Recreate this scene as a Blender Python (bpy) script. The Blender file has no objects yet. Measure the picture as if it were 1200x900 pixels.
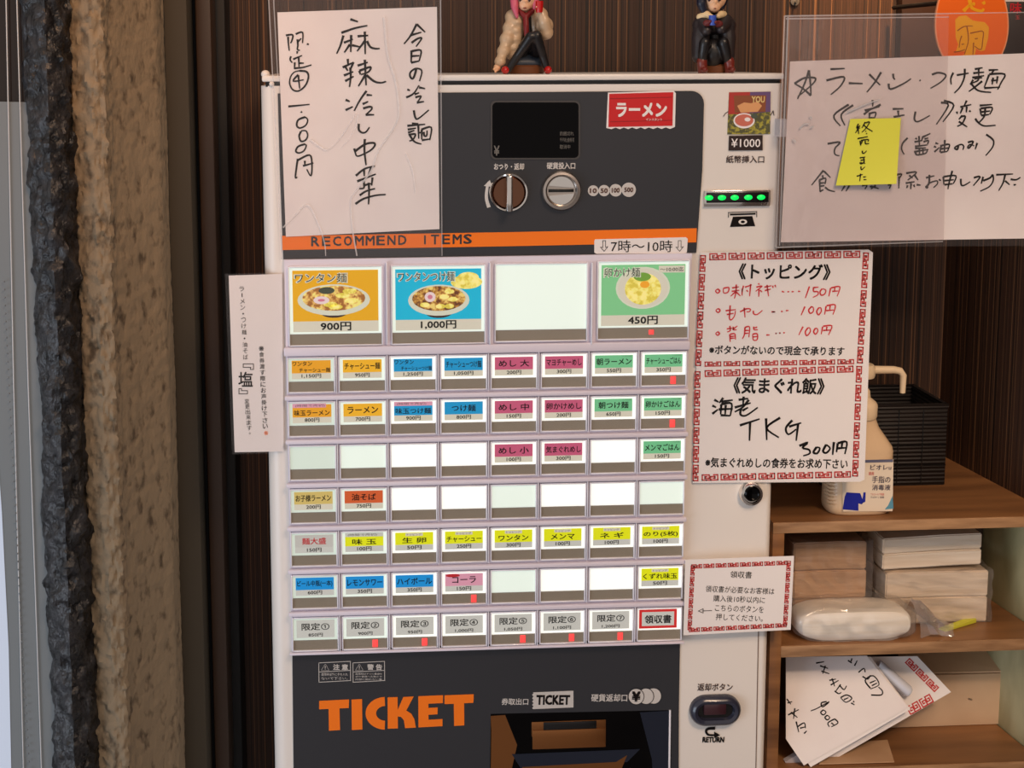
import bpy, bmesh, math, random
from mathutils import Vector, Matrix
random.seed(7)
C = bpy.context.scene.collection
sc = bpy.context.scene

# ------------------------------------------------------------------ camera
F, SX, SY = 1600.0, -84.8, -172.7                 # focal length in pixels of the 1200x900 frame, principal point offset
ca, sa = math.cos(0.127431), math.sin(0.127431)
cb, sb = math.cos(-0.060842), math.sin(-0.060842)
cc, ss = math.cos(-0.004168), math.sin(-0.004168)
Rx = Matrix(((1,0,0),(0,ca,-sa),(0,sa,ca))); Ry = Matrix(((cb,0,sb),(0,1,0),(-sb,0,cb))); Rz = Matrix(((cc,-ss,0),(ss,cc,0),(0,0,1)))
R = Rz @ Rx @ Ry
Z0 = 1.30
def W(u, v, w): return Vector((u, w, Z0 - v))
def D(q): return Vector((q[0], q[2], -q[1]))
EYE = W(-0.149646, -0.333266, -1.536588)
right, down, fwd = D(R[0]), D(R[1]), D(R[2])
cam_d = bpy.data.cameras.new('camera'); cam = bpy.data.objects.new('camera', cam_d); C.objects.link(cam)
M = Matrix.Identity(4)
for i in range(3):
    M[i][0] = right[i]; M[i][1] = -down[i]; M[i][2] = -fwd[i]; M[i][3] = EYE[i]
cam.matrix_world = M
cam_d.sensor_fit = 'HORIZONTAL'; cam_d.sensor_width = 36; cam_d.lens = F/1200*36
cam_d.shift_x = -SX/1200; cam_d.shift_y = SY/1200
cam_d.clip_start = 0.05
sc.camera = cam
# ------------------------------------------------------------------ world and lights
wd = bpy.data.worlds.new('world'); sc.world = wd; wd.use_nodes = True
wd.node_tree.nodes['Background'].inputs[0].default_value = (1.0, 0.90, 0.84, 1)
wd.node_tree.nodes['Background'].inputs[1].default_value = 0.52
def area(name, loc, to, size, power, col, sy=None):
    l = bpy.data.lights.new(name, 'AREA'); l.energy = power; l.color = col; l.size = size
    if sy: l.shape = 'RECTANGLE'; l.size_y = sy
    o = bpy.data.objects.new(name, l); C.objects.link(o); o.location = loc
    o.rotation_euler = (Vector(to)-Vector(loc)).to_track_quat('-Z', 'Y').to_euler(); return o
area('daylight', (-2.1, -1.6, 0.50), (-0.2, 0, 1.05), 1.5, 29, (0.72, 0.84, 1.0), 1.6)
area('ceiling_lamp', (0.6, -1.7, 2.8), (0.25, 0, 1.25), 0.6, 19.5, (1.0, 0.69, 0.47))
def spot(name, loc, to, power, col, deg, blend=0.6, r=0.03):
    l = bpy.data.lights.new(name, 'SPOT'); l.energy = power; l.color = col; l.spot_size = math.radians(deg); l.spot_blend = blend; l.shadow_soft_size = r
    o = bpy.data.objects.new(name, l); C.objects.link(o); o.location = loc
    o.rotation_euler = (Vector(to)-Vector(loc)).to_track_quat('-Z', 'Y').to_euler(); return o
spot('downlight_column', (-0.36, -0.75, 2.45), (-0.42, 0, 1.72), 17, (1.0, 0.44, 0.14), 38, 1.0)
spot('downlight_wall', (0.55, -0.25, 2.40), (0.555, 0.29, 1.70), 95, (1.0, 0.58, 0.28), 22, 1.0)
spot('downlight_shelf', (0.66, -1.15, 1.95), (0.56, 0.1, 0.95), 21, (1.0, 0.74, 0.52), 36, 1.0, 0.05)
sc.view_settings.view_transform = 'Standard'; sc.view_settings.look = 'None'
sc.view_settings.exposure = 0.0; sc.view_settings.gamma = 1; sc.view_settings.use_curve_mapping = False

# ------------------------------------------------------------------ placement helpers
def ray(px, py):
    q = Vector(((px-600-SX)/F, (py-450-SY)/F, 1.0))
    return right*q[0] + down*q[1] + fwd*q[2]
def P(px, py, Y=0.0):
    d = ray(px, py); t = (Y-EYE.y)/d.y; return EYE + d*t
def PZ(px, py, Z):
    d = ray(px, py); t = (Z-EYE.z)/d.z; return EYE + d*t
def s2l(c): return c/12.92 if c <= 0.04045 else ((c+0.055)/1.055)**2.4
def rgb(r, g, b): return (s2l(r/255), s2l(g/255), s2l(b/255), 1)

# ------------------------------------------------------------------ materials
MATS = {}
def mat(name, col, rough=0.5, metal=0.0, emit=None, es=0.0, spec=None, coat=0.0, trans=0.0):
    m = bpy.data.materials.new(name); m.use_nodes = True; b = m.node_tree.nodes['Principled BSDF']
    b.inputs['Base Color'].default_value = col; b.inputs['Roughness'].default_value = rough; b.inputs['Metallic'].default_value = metal
    if emit: b.inputs['Emission Color'].default_value = emit; b.inputs['Emission Strength'].default_value = es
    if spec is not None: b.inputs['Specular IOR Level'].default_value = spec
    b.inputs['Coat Weight'].default_value = coat; b.inputs['Transmission Weight'].default_value = trans
    MATS[name] = m; return m
def nodes(m): return m.node_tree.nodes, m.node_tree.links, m.node_tree.nodes['Principled BSDF']
def add_noise(m, c1, c2, scale=(20,20,20), detail=6, ramp=(0.35,0.65), bump=0.0, bdist=0.002, coord='Object', rough=None):
    n, l, b = nodes(m)
    tc = n.new('ShaderNodeTexCoord'); mp = n.new('ShaderNodeMapping'); mp.inputs['Scale'].default_value = scale
    nz = n.new('ShaderNodeTexNoise'); nz.inputs['Scale'].default_value = 1; nz.inputs['Detail'].default_value = detail
    cr = n.new('ShaderNodeValToRGB'); cr.color_ramp.elements[0].position = ramp[0]; cr.color_ramp.elements[1].position = ramp[1]
    cr.color_ramp.elements[0].color = c1; cr.color_ramp.elements[1].color = c2
    l.new(tc.outputs[coord], mp.inputs['Vector']); l.new(mp.outputs[0], nz.inputs['Vector']); l.new(nz.outputs[0], cr.inputs[0]); l.new(cr.outputs[0], b.inputs['Base Color'])
    if bump:
        bp = n.new('ShaderNodeBump'); bp.inputs['Strength'].default_value = bump; bp.inputs['Distance'].default_value = bdist
        l.new(nz.outputs[0], bp.inputs['Height']); l.new(bp.outputs[0], b.inputs['Normal'])
    return nz, cr
white = mat('white_enamel', rgb(236, 229, 222), 0.35)
frame_m = mat('button_frame_plastic', rgb(230, 222, 234), 0.35)
clearish = mat('housing_plastic', rgb(244, 242, 250), 0.2, coat=0.5)
strip_m = mat('lamp_strip', rgb(146, 136, 120), 0.3, coat=0.4)
dark = mat('dark_panel', rgb(46, 47, 52), 0.40)
black = mat('black_plastic', rgb(16, 15, 16), 0.25)
gloss_black = mat('black_glass', rgb(4, 3, 4), 0.04, spec=0.12)
orange = mat('orange_print', rgb(255, 124, 8), 0.45)
grey_ink = mat('light_ink', rgb(205, 200, 195), 0.5)
dim_ink = mat('dim_grey_ink', rgb(110, 106, 100), 0.5)
ink = mat('black_ink', rgb(16, 10, 10), 0.6, spec=0.2)
redpen = mat('red_marker', rgb(214, 38, 48), 0.5)
redprint = mat('red_print', rgb(205, 60, 58), 0.55)
chrome = mat('chrome', rgb(225, 220, 215), 0.12, 1.0)
steel = mat('brushed_steel', rgb(190, 180, 172), 0.32, 1.0)
paper = mat('white_paper', rgb(232, 222, 220), 0.6)
add_noise(paper, rgb(238,228,226), rgb(244,236,233), (14,14,14), 3, bump=0.25, bdist=0.004)
paperw = mat('glossy_paper', rgb(244, 237, 234), 0.4, coat=0.15)
red_st = mat('red_sticker', rgb(206, 26, 30), 0.4)
yellow_note = mat('yellow_note_paper', rgb(228, 228, 74), 0.6, emit=rgb(232,226,44), es=0.0)
ledg = mat('green_led', rgb(10,120,50), 0.3, emit=(0.0,0.8,0.09,1), es=1.3)
ledr = mat('red_led', rgb(220,60,60), 0.3, emit=rgb(240,70,66), es=1.0)
def clear(name, tint=(0.995,0.99,0.99,1), rough=0.06, lo=0.012, hi=0.10, milky=0.0):
    m = bpy.data.materials.new(name); m.use_nodes = True; n = m.node_tree.nodes; l = m.node_tree.links
    n.remove(n['Principled BSDF']); out = n['Material Output']
    tr = n.new('ShaderNodeBsdfTransparent'); tr.inputs[0].default_value = tint
    gl = n.new('ShaderNodeBsdfGlossy'); gl.inputs['Roughness'].default_value = rough
    lw = n.new('ShaderNodeLayerWeight'); lw.inputs[0].default_value = 0.3
    mr = n.new('ShaderNodeMapRange'); mr.inputs['To Min'].default_value = lo; mr.inputs['To Max'].default_value = hi
    mx = n.new('ShaderNodeMixShader'); l.new(lw.outputs['Fresnel'], mr.inputs[0]); l.new(mr.outputs[0], mx.inputs[0]); l.new(tr.outputs[0], mx.inputs[1]); l.new(gl.outputs[0], mx.inputs[2])
    last = mx
    if milky:
        df = n.new('ShaderNodeBsdfDiffuse'); df.inputs[0].default_value = (0.9,0.86,0.86,1)
        m2 = n.new('ShaderNodeMixShader'); m2.inputs[0].default_value = milky; l.new(mx.outputs[0], m2.inputs[1]); l.new(df.outputs[0], m2.inputs[2]); last = m2
    l.new(last.outputs[0], out.inputs['Surface'])
    tc = n.new('ShaderNodeTexCoord'); nz = n.new('ShaderNodeTexNoise'); nz.inputs['Scale'].default_value = 18; nz.inputs['Detail'].default_value = 3
    bp = n.new('ShaderNodeBump'); bp.inputs['Strength'].default_value = 0.4; bp.inputs['Distance'].default_value = 0.006
    l.new(tc.outputs['Object'], nz.inputs['Vector']); l.new(nz.outputs[0], bp.inputs['Height']); l.new(bp.outputs[0], gl.inputs['Normal'])
    MATS[name] = m; return m
sleeve_m = clear('clear_sleeve_film', milky=0.015)
film_m = clear('glare_tinted_film', (0.99,0.972,0.972,1), milky=0.035)  # pink tint and slight haze stand in for glare on this film
highlight_m = clear('crease_highlight_white', milky=0.5)  # milky white painted in place of the shine along sleeve folds
edge_m = clear('sleeve_edge', (0.9,0.88,0.92,1), 0.15, 0.1, 0.6, milky=0.35)
wrap_m = clear('clear_wrap_film', (0.985,0.98,0.975,1), 0.10, 0.05, 0.5, milky=0.05)
wrap_end = clear('crinkled_wrap_end', (0.97,0.96,0.95,1), 0.08, 0.12, 0.8, milky=0.16)
cover_m = clear('clear_button_cover', (0.997,0.997,0.997,1), 0.05, 0.008, 0.08)

def backlit(name, col, s): return mat(name, (col[0]*.6, col[1]*.6, col[2]*.6, 1), 0.5, emit=col, es=s*.80)
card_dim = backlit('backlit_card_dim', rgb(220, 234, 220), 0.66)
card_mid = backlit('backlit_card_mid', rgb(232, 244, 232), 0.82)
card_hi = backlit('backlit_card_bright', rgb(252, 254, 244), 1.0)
card_cream = backlit('backlit_card_cream', rgb(222, 216, 196), 0.55)
card_grey = backlit('backlit_card_grey', rgb(212, 212, 204), 0.5)
CC = {}
for k, c, s in (('orange', (236,164,24), .6), ('yellow', (244,182,28), .6), ('blue', (0,156,214), .55), ('pink', (208,92,128), .5), ('green', (120,208,150), .5),
                ('tan', (222,196,112), .5), ('rust', (222,98,44), .5), ('lemon', (228,232,0), .65), ('azure', (0,150,226), .55), ('rose', (232,164,186), .5),
                ('white', (214,212,204), .4), ('red', (220,40,40), .5)):
    CC[k] = backlit('card_'+k, rgb(*c), s)
cyan = backlit('card_cyan', rgb(0,190,226), .55); amber = backlit('card_amber', rgb(238,176,10), .55); mint = backlit('card_mint', rgb(136,214,150), .5)

# wallpaper with fine vertical stripes
def stripe_mat(name, axis):
    m = mat(name, (0.1,0.05,0.03,1), 0.55); n, l, b = nodes(m)
    tc = n.new('ShaderNodeTexCoord'); sp = n.new('ShaderNodeSeparateXYZ'); l.new(tc.outputs['Object'], sp.inputs[0])
    nz = n.new('ShaderNodeTexNoise'); nz.noise_dimensions = '1D'; nz.inputs['Scale'].default_value = 210; nz.inputs['Detail'].default_value = 3; nz.inputs['Roughness'].default_value = 0.7
    l.new(sp.outputs[axis], nz.inputs['W'])
    cr = n.new('ShaderNodeValToRGB'); e = cr.color_ramp.elements
    e[0].position = 0.36; e[0].color = rgb(30, 18, 11); e[1].position = 0.50; e[1].color = rgb(72, 46, 31)
    x = e.new(0.60); x.color = rgb(44, 28, 19); x = e.new(0.66); x.color = rgb(142, 100, 66); x = e.new(0.76); x.color = rgb(70, 46, 30)
    l.new(nz.outputs[0], cr.inputs[0]); l.new(cr.outputs[0], b.inputs['Base Color'])
    bp = n.new('ShaderNodeBump'); bp.inputs['Strength'].default_value = 0.5; bp.inputs['Distance'].default_value = 0.002
    l.new(nz.outputs[0], bp.inputs['Height']); l.new(bp.outputs[0], b.inputs['Normal']); return m
stripe_x = stripe_mat('striped_wallpaper', 'X'); stripe_y = stripe_mat('striped_wallpaper_side', 'Y')
wood = mat('shelf_wood', rgb(150, 92, 48), 0.38)
add_noise(wood, rgb(108, 72, 44), rgb(158, 110, 68), (3.5, 26, 60), 5, (0.3, 0.72), bump=0.15)
wood_edge = mat('shelf_wood_edge', rgb(170, 120, 78), 0.5)
add_noise(wood_edge, rgb(136, 100, 68), rgb(184, 142, 102), (18, 30, 120), 6, (0.3, 0.7), bump=0.2)
green_board = mat('pale_board', rgb(178, 170, 128), 0.6); add_noise(green_board, rgb(160,152,112), rgb(192,184,142), (20,20,8), 4)

# ------------------------------------------------------------------ mesh builder
class MB:
    def __init__(s): s.v = []; s.f = []; s.m = []; s.mats = []; s.sm = []
    def mi(s, m):
        if m not in s.mats: s.mats.append(m)
        return s.mats.index(m)
    def raw(s, vs, fs, m, smooth=False):
        o = len(s.v); s.v += [tuple(v) for v in vs]; k = s.mi(m)
        for f in fs: s.f.append(tuple(i+o for i in f)); s.m.append(k); s.sm.append(smooth)
    def box(s, x0, x1, y0, y1, z0, z1, m):
        vs = [(x,y,z) for x in (x0,x1) for y in (y0,y1) for z in (z0,z1)]
        s.raw(vs, [(0,1,3,2),(4,6,7,5),(0,4,5,1),(2,3,7,6),(0,2,6,4),(1,5,7,3)], m)
    def bbox(s, x0, x1, y0, y1, z0, z1, m, r=0.002, seg=2, smooth=True):
        bm = bmesh.new(); bmesh.ops.create_cube(bm, size=1)
        for v in bm.verts: v.co = Vector((x0+(v.co.x+.5)*(x1-x0), y0+(v.co.y+.5)*(y1-y0), z0+(v.co.z+.5)*(z1-z0)))
        bmesh.ops.bevel(bm, geom=bm.edges[:], offset=min(r, .45*min(x1-x0, y1-y0, z1-z0)), segments=seg, affect='EDGES', profile=0.5)
        s.bm(bm, m, smooth)
    def bm(s, bm, m, smooth=False):
        bm.verts.index_update(); s.raw([v.co for v in bm.verts], [tuple(v.index for v in f.verts) for f in bm.faces], m, smooth); bm.free()
    def prism(s, pts, dvec, m):      # planar polygon extruded by dvec (towards the back)
        n = len(pts); dv = Vector(dvec); a = [Vector(p) for p in pts]; vs = a + [p+dv for p in a]
        s.raw(vs, [tuple(range(n)), tuple(range(2*n-1, n-1, -1))] + [(i, i+n, (i+1) % n+n, (i+1) % n) for i in range(n)], m)
    def tube(s, pts, rad, m, n=8, caps=True):
        pts = [Vector(p) for p in pts]; rr = rad if isinstance(rad, (list, tuple)) else [rad]*len(pts); vs = []; fs = []; up = None
        for i, p in enumerate(pts):
            t = (pts[min(i+1, len(pts)-1)]-pts[max(i-1, 0)]).normalized()
            if up is None: up = t.orthogonal().normalized()
            up = (up - t*up.dot(t)).normalized(); sd = t.cross(up)
            for k in range(n):
                a = 2*math.pi*k/n; vs.append(p + (up*math.cos(a)+sd*math.sin(a))*rr[i])
        for i in range(len(pts)-1):
            for k in range(n): fs.append((i*n+k, i*n+(k+1) % n, (i+1)*n+(k+1) % n, (i+1)*n+k))
        if caps: fs += [tuple(range(n-1, -1, -1)), tuple((len(pts)-1)*n+k for k in range(n))]
        s.raw(vs, fs, m, True)
    def lathe(s, c, prof, m, n=32, axis='Y', sx=1.0):       # prof: (radius, offset along axis)
        vs = []; fs = []; c = Vector(c)
        for r_, h in prof:
            for k in range(n):
                a = 2*math.pi*k/n; x = math.cos(a)*r_*sx; y = math.sin(a)*r_
                vs.append(c + (Vector((x, h, y)) if axis == 'Y' else Vector((x, y, h))))
        for i in range(len(prof)-1):
            for k in range(n):
                f = (i*n+k, i*n+(k+1) % n, (i+1)*n+(k+1) % n, (i+1)*n+k); fs.append(f)
        fs += [tuple(range(n-1, -1, -1)), tuple((len(prof)-1)*n+k for k in range(n))]
        s.raw(vs, fs, m, True)
    def ball(s, c, r, m, sc3=(1,1,1), n=16):
        bm = bmesh.new(); bmesh.ops.create_uvsphere(bm, u_segments=n, v_segments=n//2+2, radius=1)
        for v in bm.verts: v.co = Vector((v.co.x*r*sc3[0]+c[0], v.co.y*r*sc3[1]+c[1], v.co.z*r*sc3[2]+c[2]))
        s.bm(bm, m, True)
    def build(s, name, parent=None, flip=True):
        me = bpy.data.meshes.new(name); me.from_pydata(s.v, [], s.f)
        for m in s.mats: me.materials.append(m)
        me.polygons.foreach_set('material_index', s.m); me.polygons.foreach_set('use_smooth', s.sm)
        bm = bmesh.new(); bm.from_mesh(me); bmesh.ops.recalc_face_normals(bm, faces=bm.faces[:]); bm.to_mesh(me); bm.free(); me.update()
        if any(s.sm):
            try: me.set_sharp_from_angle(angle=math.radians(40))
            except Exception: pass
        o = bpy.data.objects.new(name, me); C.objects.link(o)
        if parent: o.parent = parent; o.matrix_parent_inverse = parent.matrix_world.inverted()
        return o
def thing(name, label, cat, loc=(0,0,0), group=None):
    o = bpy.data.objects.new(name, None); C.objects.link(o); o.location = loc; o.empty_display_size = 0.05
    o.matrix_world = Matrix.Translation(loc); o['label'] = label; o['category'] = cat
    if group: o['group'] = group
    return o
def structure(o): o['kind'] = 'structure'; return o
def rect(px0, py0, px1, py1, Y=0.0):
    cx, cy = (px0+px1)/2, (py0+py1)/2
    a, b, c_, d = P(px0, cy, Y), P(px1, cy, Y), P(cx, py0, Y), P(cx, py1, Y); return a.x, b.x, d.z, c_.z
def rbox(mb, px0, py0, px1, py1, y0, y1, m, r=0.001):
    x0, x1, z0, z1 = rect(px0, py0, px1, py1, y0); mb.bbox(x0, x1, y0, y1, z0, z1, m, r)
def poly(mb, pts, Y, t, m): mb.prism([P(x, y, Y) for x, y in pts], (0, t, 0), m)
def rrect(px0, py0, px1, py1, r, corners=(1,1,1,1), n=6):
    out = []
    for k, (cx, cy, a0) in enumerate(((px0, py0, 180), (px1, py0, 270), (px1, py1, 0), (px0, py1, 90))):
        if not corners[k]: out.append((cx, cy)); continue
        ox = cx + r*(1 if k in (0, 3) else -1); oy = cy + r*(1 if k in (0, 1) else -1)
        for i in range(n+1):
            a = math.radians(a0+90*i/n); out.append((ox+r*math.cos(a), oy+r*math.sin(a)))
    return out
def ell(cx, cy, rx, ry, n=28, a0=0, a1=360):
    return [(cx+rx*math.cos(math.radians(a0+(a1-a0)*i/n)), cy+ry*math.sin(math.radians(a0+(a1-a0)*i/n))) for i in range(n if a1-a0 == 360 else n+1)]

# ------------------------------------------------------------------ lettering
TC = {}
def glyphs(s, bold, res):
    bold = 0.0; k = (s, bold, res)
    if k not in TC:
        c = bpy.data.curves.new('t', 'FONT'); c.body = s; c.resolution_u = res
        o = bpy.data.objects.new('t', c); me = o.to_mesh()
        vs = [tuple(v.co) for v in me.vertices]; fs = [tuple(p.vertices) for p in me.polygons]; o.to_mesh_clear()
        bpy.data.objects.remove(o); bpy.data.curves.remove(c)
        xs = [v[0] for v in vs]; ys = [v[1] for v in vs]; TC[k] = (vs, fs, min(xs), max(xs), min(ys), max(ys))
    return TC[k]
def text_at(mb, s, o, ux, uy, w, h, m, bold=0.0, res=2):   # o centre, ux/uy unit vectors, w/h size in metres
    vs, fs, a, b, c_, d = glyphs(s, bold, res); kx = w/(b-a); ky = (h/(d-c_)) if h else kx
    q = [(0, 0)] if bold <= 0.005 else [(-bold, -bold), (bold, -bold), (-bold, bold), (bold, bold)] if bold > .011 else [(-bold, 0), (bold, 0)]
    for i, (ex, ey) in enumerate(q): mb.raw([o + Vector((0, -.00002*i, 0)) + ux*((v[0]-(a+b)/2+ex)*kx) + uy*((v[1]-(c_+d)/2+ey)*ky) for v in vs], fs, m)
def text(mb, s, px0, py0, px1, py1, Y, m, bold=0.0, res=2, slope=0.0):
    cx, cy = (px0+px1)/2, (py0+py1)/2; o = P(cx, cy, Y)
    a, b = P(px0, cy-slope*(px0-px1)/2, Y), P(px1, cy-slope*(px1-px0)/2, Y); c_, d = P(cx, py0, Y), P(cx, py1, Y)
    ux = (b-a).normalized(); uy = Vector((-ux.z, 0, ux.x))
    text_at(mb, s, o, ux, uy, (b-a).length, (c_-d).length, m, bold, res)
def vtext(mb, s, pts, size, Y, m, bold=0.0, rot=False):    # one character at a time down a column
    (x0, y0), (x1, y1) = pts; n = len(s)
    for i, ch in enumerate(s):
        t = (i+.5)/n; x = x0+(x1-x0)*t; y = y0+(y1-y0)*t; k = size/2
        if ch in 'ー': mb.prism([P(*q, Y) for q in ((x-.5, y-k*.8), (x+.5, y-k*.8), (x+.5, y+k*.8), (x-.5, y+k*.8))], (0,.0001,0), m); continue
        if ch in '・。': k *= .35
        text(mb, ch, x-k, y-k, x+k, y+k, Y, m, bold)
def strokes(mb, data, ox, oy, s, Y, w, m, pf=None):
    """pen strokes: 'x,y x,y|...' in a zoomed grid whose origin is ox,oy and scale s; w pen width in frame pixels"""
    for st in data.split('|'):
        q = [tuple(float(t) for t in p.split(',')) for p in st.split()]
        q = [(ox+x/s, oy+y/s) for x, y in q]
        if len(q) > 2:                                     # smooth with Catmull-Rom
            r = []
            for i in range(len(q)-1):
                p0, p1, p2, p3 = q[max(i-1,0)], q[i], q[i+1], q[min(i+2,len(q)-1)]
                for k in range(4):
                    t = k/4; r.append(tuple(.5*(2*p1[j]+(p2[j]-p0[j])*t+(2*p0[j]-5*p1[j]+4*p2[j]-p3[j])*t*t+(3*p1[j]-p0[j]-3*p2[j]+p3[j])*t**3) for j in (0,1)))
            q = r+[q[-1]]
        n = len(q); L = []; Rr = []
        for i, (x, y) in enumerate(q):
            ax, ay = q[max(i-1,0)]; bx, by = q[min(i+1,n-1)]; dx, dy = bx-ax, by-ay; d = math.hypot(dx, dy) or 1
            t = i/(n-1); hw = w*.5*(1.1-.45*t)
            L.append((x-dy/d*hw, y+dx/d*hw)); Rr.append((x+dy/d*hw, y-dx/d*hw))
        f = pf or (lambda a, b: P(a, b, Y))
        mb.raw([f(*p) for p in L+Rr], [(i, i+1, n+i+1, n+i) for i in range(n-1)], m)
MEANDER = [((0,8),(0,0),(8.6,0),(8.6,5.4),(3.4,5.4),(3.4,2.8),(5.6,2.8)), ((0,8),(5,8)), ((19,0),(19,8),(10.4,8),(10.4,2.6),(15.6,2.6),(15.6,5.2),(13.4,5.2)), ((19,0),(14,0)), ((5,8),(10.4,8))]
def ribbon(mb, pts, w, m, f):
    for (x0, y0), (x1, y1) in zip(pts, pts[1:]):
        d = math.hypot(x1-x0, y1-y0) or 1; ex, ey = (x1-x0)/d*w/2, (y1-y0)/d*w/2; nx, ny = -ey, ex
        mb.raw([f(*p) for p in ((x0-ex+nx, y0-ey+ny), (x1+ex+nx, y1+ey+ny), (x1+ex-nx, y1+ey-ny), (x0-ex-nx, y0-ey-ny))], [(0,1,2,3)], m)
def meander(mb, a, b, n, h, m, f, w=1.5):
    """n meander tiles from a to b (frame pixels); h is the band height, to the right-hand side of a->b"""
    dx, dy = b[0]-a[0], b[1]-a[1]; L = math.hypot(dx, dy); ux, uy = dx/L, dy/L; vx, vy = -uy, ux; pitch = L/n; k = pitch*.82/19; kv = (h-w)/8
    for i in range(n):
        s0 = i*pitch+pitch*.07+w/2
        for pl in MEANDER:
            ribbon(mb, [(a[0]+ux*(s0+x*k)+vx*(y*kv+w/2), a[1]+uy*(s0+x*k)+vy*(y*kv+w/2)) for x, y in pl], w, m, f)
def sheet(name, corners, Y, t, m, parent, f=None):
    mb = MB(); mb.prism([P(x, y, Y) for x, y in corners], (0, t, 0), m); return mb.build(name, parent)

# ------------------------------------------------------------------ the setting
WALLY = 0.29
corner = P(1105, 535, WALLY); cx_r = corner.x
mb = MB(); mb.box(-1.0, cx_r, WALLY, WALLY+.06, 0, 2.6, stripe_x); wall_back = structure(mb.build('wall_back'))
SHZ = P(1100, 607.5, .02).z
c2 = PZ(1200, 585, SHZ); c1 = PZ(1105, 535, SHZ); dr = Vector((c2.x-c1.x, c2.y-c1.y, 0)).normalized()
mb = MB(); a = Vector((c1.x, WALLY+.0, 0)); b_ = a + dr*1.9; nn = Vector((-dr.y, dr.x, 0)); nn = nn if nn.x > 0 else -nn
mb.prism([a, b_, b_+nn*.06, a+nn*.06], (0,0,2.6), stripe_y); structure(mb.build('wall_right'))
floor_m = mat('floor_tiles', rgb(150, 150, 152), 0.5); add_noise(floor_m, rgb(140,140,144), rgb(164,162,162), (6,6,6), 4)
mb = MB(); mb.box(-3, 2.4, -4, .4, -.05, 0, floor_m); structure(mb.build('floor'))

# left side: trims beside the striped wall, plaster pillar, charred black post, frosted glass
trim_brown = mat('dark_brown_trim', rgb(56, 40, 29), 0.45); trim_black = mat('black_trim', rgb(12, 11, 12), 0.6); trim_olive = mat('olive_trim', rgb(62, 56, 45), 0.7)
def trim(px0, px1, Y, m, name, depth=.03):
    x0, x1 = P(px0, 450, Y).x, P(px1, 450, Y).x; mb = MB(); mb.bbox(x0, x1, Y, Y+depth, 0, 2.6, m, .003); return structure(mb.build(name))
trim(252, 274, .22, trim_black, 'trim_1', .07)
trim(240, 258, .16, trim_brown, 'trim_2', .06)
trim(225, 242, .20, trim_black, 'trim_3', .09)
trim(200, 231, .12, trim_olive, 'trim_4', .06)
plaster = mat('rough_tan_plaster', rgb(176, 146, 108), 0.85)
n_, l_, b_n = nodes(plaster)
nz, cr = add_noise(plaster, rgb(84, 71, 55), rgb(142, 126, 103), (75, 75, 48), 8, (0.30, 0.46), bump=0.9, bdist=0.004)
tar = mat('charred_black_coating', rgb(34, 34, 37), 0.30); add_noise(tar, rgb(16,16,18), rgb(54,54,57), (60,60,44), 8, (0.4,0.7), bump=1.0, bdist=0.009)
from mathutils import noise as mn
def rough_column(name, prof, z0, z1, nz_, m, amp, fs, parent=None, amp2=0):
    """prof: plan polyline (x, y, roughness factor) swept upward and displaced with real relief"""
    mb = MB(); vs = []; fs_ = []; pr = []
    for i in range(len(prof)-1):
        for k in range(8):
            t = k/8; a, b = prof[i], prof[i+1]; pr.append(tuple(a[j]+(b[j]-a[j])*t for j in range(3)))
    pr.append(prof[-1]); n = len(pr)
    for j in range(nz_+1):
        z = z0+(z1-z0)*j/nz_
        for i, (x, y, r_) in enumerate(pr):
            a = pr[max(i-1,0)]; b = pr[min(i+1,n-1)]; tx, ty = b[0]-a[0], b[1]-a[1]; d = math.hypot(tx, ty); nx, ny = ty/d, -tx/d
            q = Vector((x*fs, y*fs, z*fs*.7))
            h = mn.fractal(q, .9, 2.1, 4)*amp*r_ + abs(mn.noise(q*2.3))*amp*r_*.6 + mn.noise(Vector((x*6, y*6, z*5)))*amp2
            vs.append((x+nx*h, y+ny*h, z))
    for j in range(nz_):
        for i in range(n-1): fs_.append((j*n+i, j*n+i+1, (j+1)*n+i+1, (j+1)*n+i))
    mb.raw(vs, fs_, m, True); o = mb.build(name, parent); return o
def X(px, Y, py=450): return P(px, py, Y).x
prof = [(X(94,.02),.10,.2),(X(94,.0),.0,.6),(X(99,-.012),-.012,1),(X(120,-.022),-.022,1.2),(X(134,-.018),-.018,1.1),(X(142,.004),.004,.6),(X(170,.045),.045,.45),(X(196,.08),.08,.45),(X(204,.11),.11,.3),(X(204,.15),.15,.2)]
pil = structure(rough_column('trim_5', prof, .55, 1.95, 420, plaster, .0032, 130, amp2=.002)); 
prof = [(X(40,.05),.05,.3),(X(42,-.01),-.01,.5),(X(52,-.035),-.035,1),(X(70,-.05),-.05,1.2),(X(86,-.035),-.035,1.2),(X(97,-.012),-.012,1),(X(99,.03),.03,.3)]
structure(rough_column('trim_6', prof, .55, 1.95, 460, tar, .0060, 62, amp2=.004))
pane_up = mat('dark_reflecting_glass', rgb(34, 26, 22), 0.12)
frost = mat('frosted_glass_film', rgb(118, 124, 127), 0.35); seam_m = mat('pale_seam', rgb(200, 202, 204), .4); hem = mat('grey_rubber_seal', rgb(112, 118, 122), 0.5); sky_m = backlit('bright_street_daylight', rgb(196, 206, 224), .6)
win = thing('window_1', 'frosted entrance glass at the left edge with thin vertical seams', 'window', (X(0,.0),0,0)); del win['category']; del win['label']; win['kind'] = 'structure'
def WX(px, py, Y): return P(px, py, Y)
mb = MB(); zt = P(20,118,-.02).z
mb.prism([P(-60,118,-.02), P(44,120,-.02), P(66,900,-.02), P(66,1050,-.02), P(-60,1050,-.02)], (0,.006,0), frost); mb.build('frosted_film', win)
mb = MB(); mb.prism([P(-60,-150,-.015), P(40,-150,-.015), P(70,1050,-.015), P(-60,1050,-.015)], (0,.008,0), pane_up); mb.build('pane', win)
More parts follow.
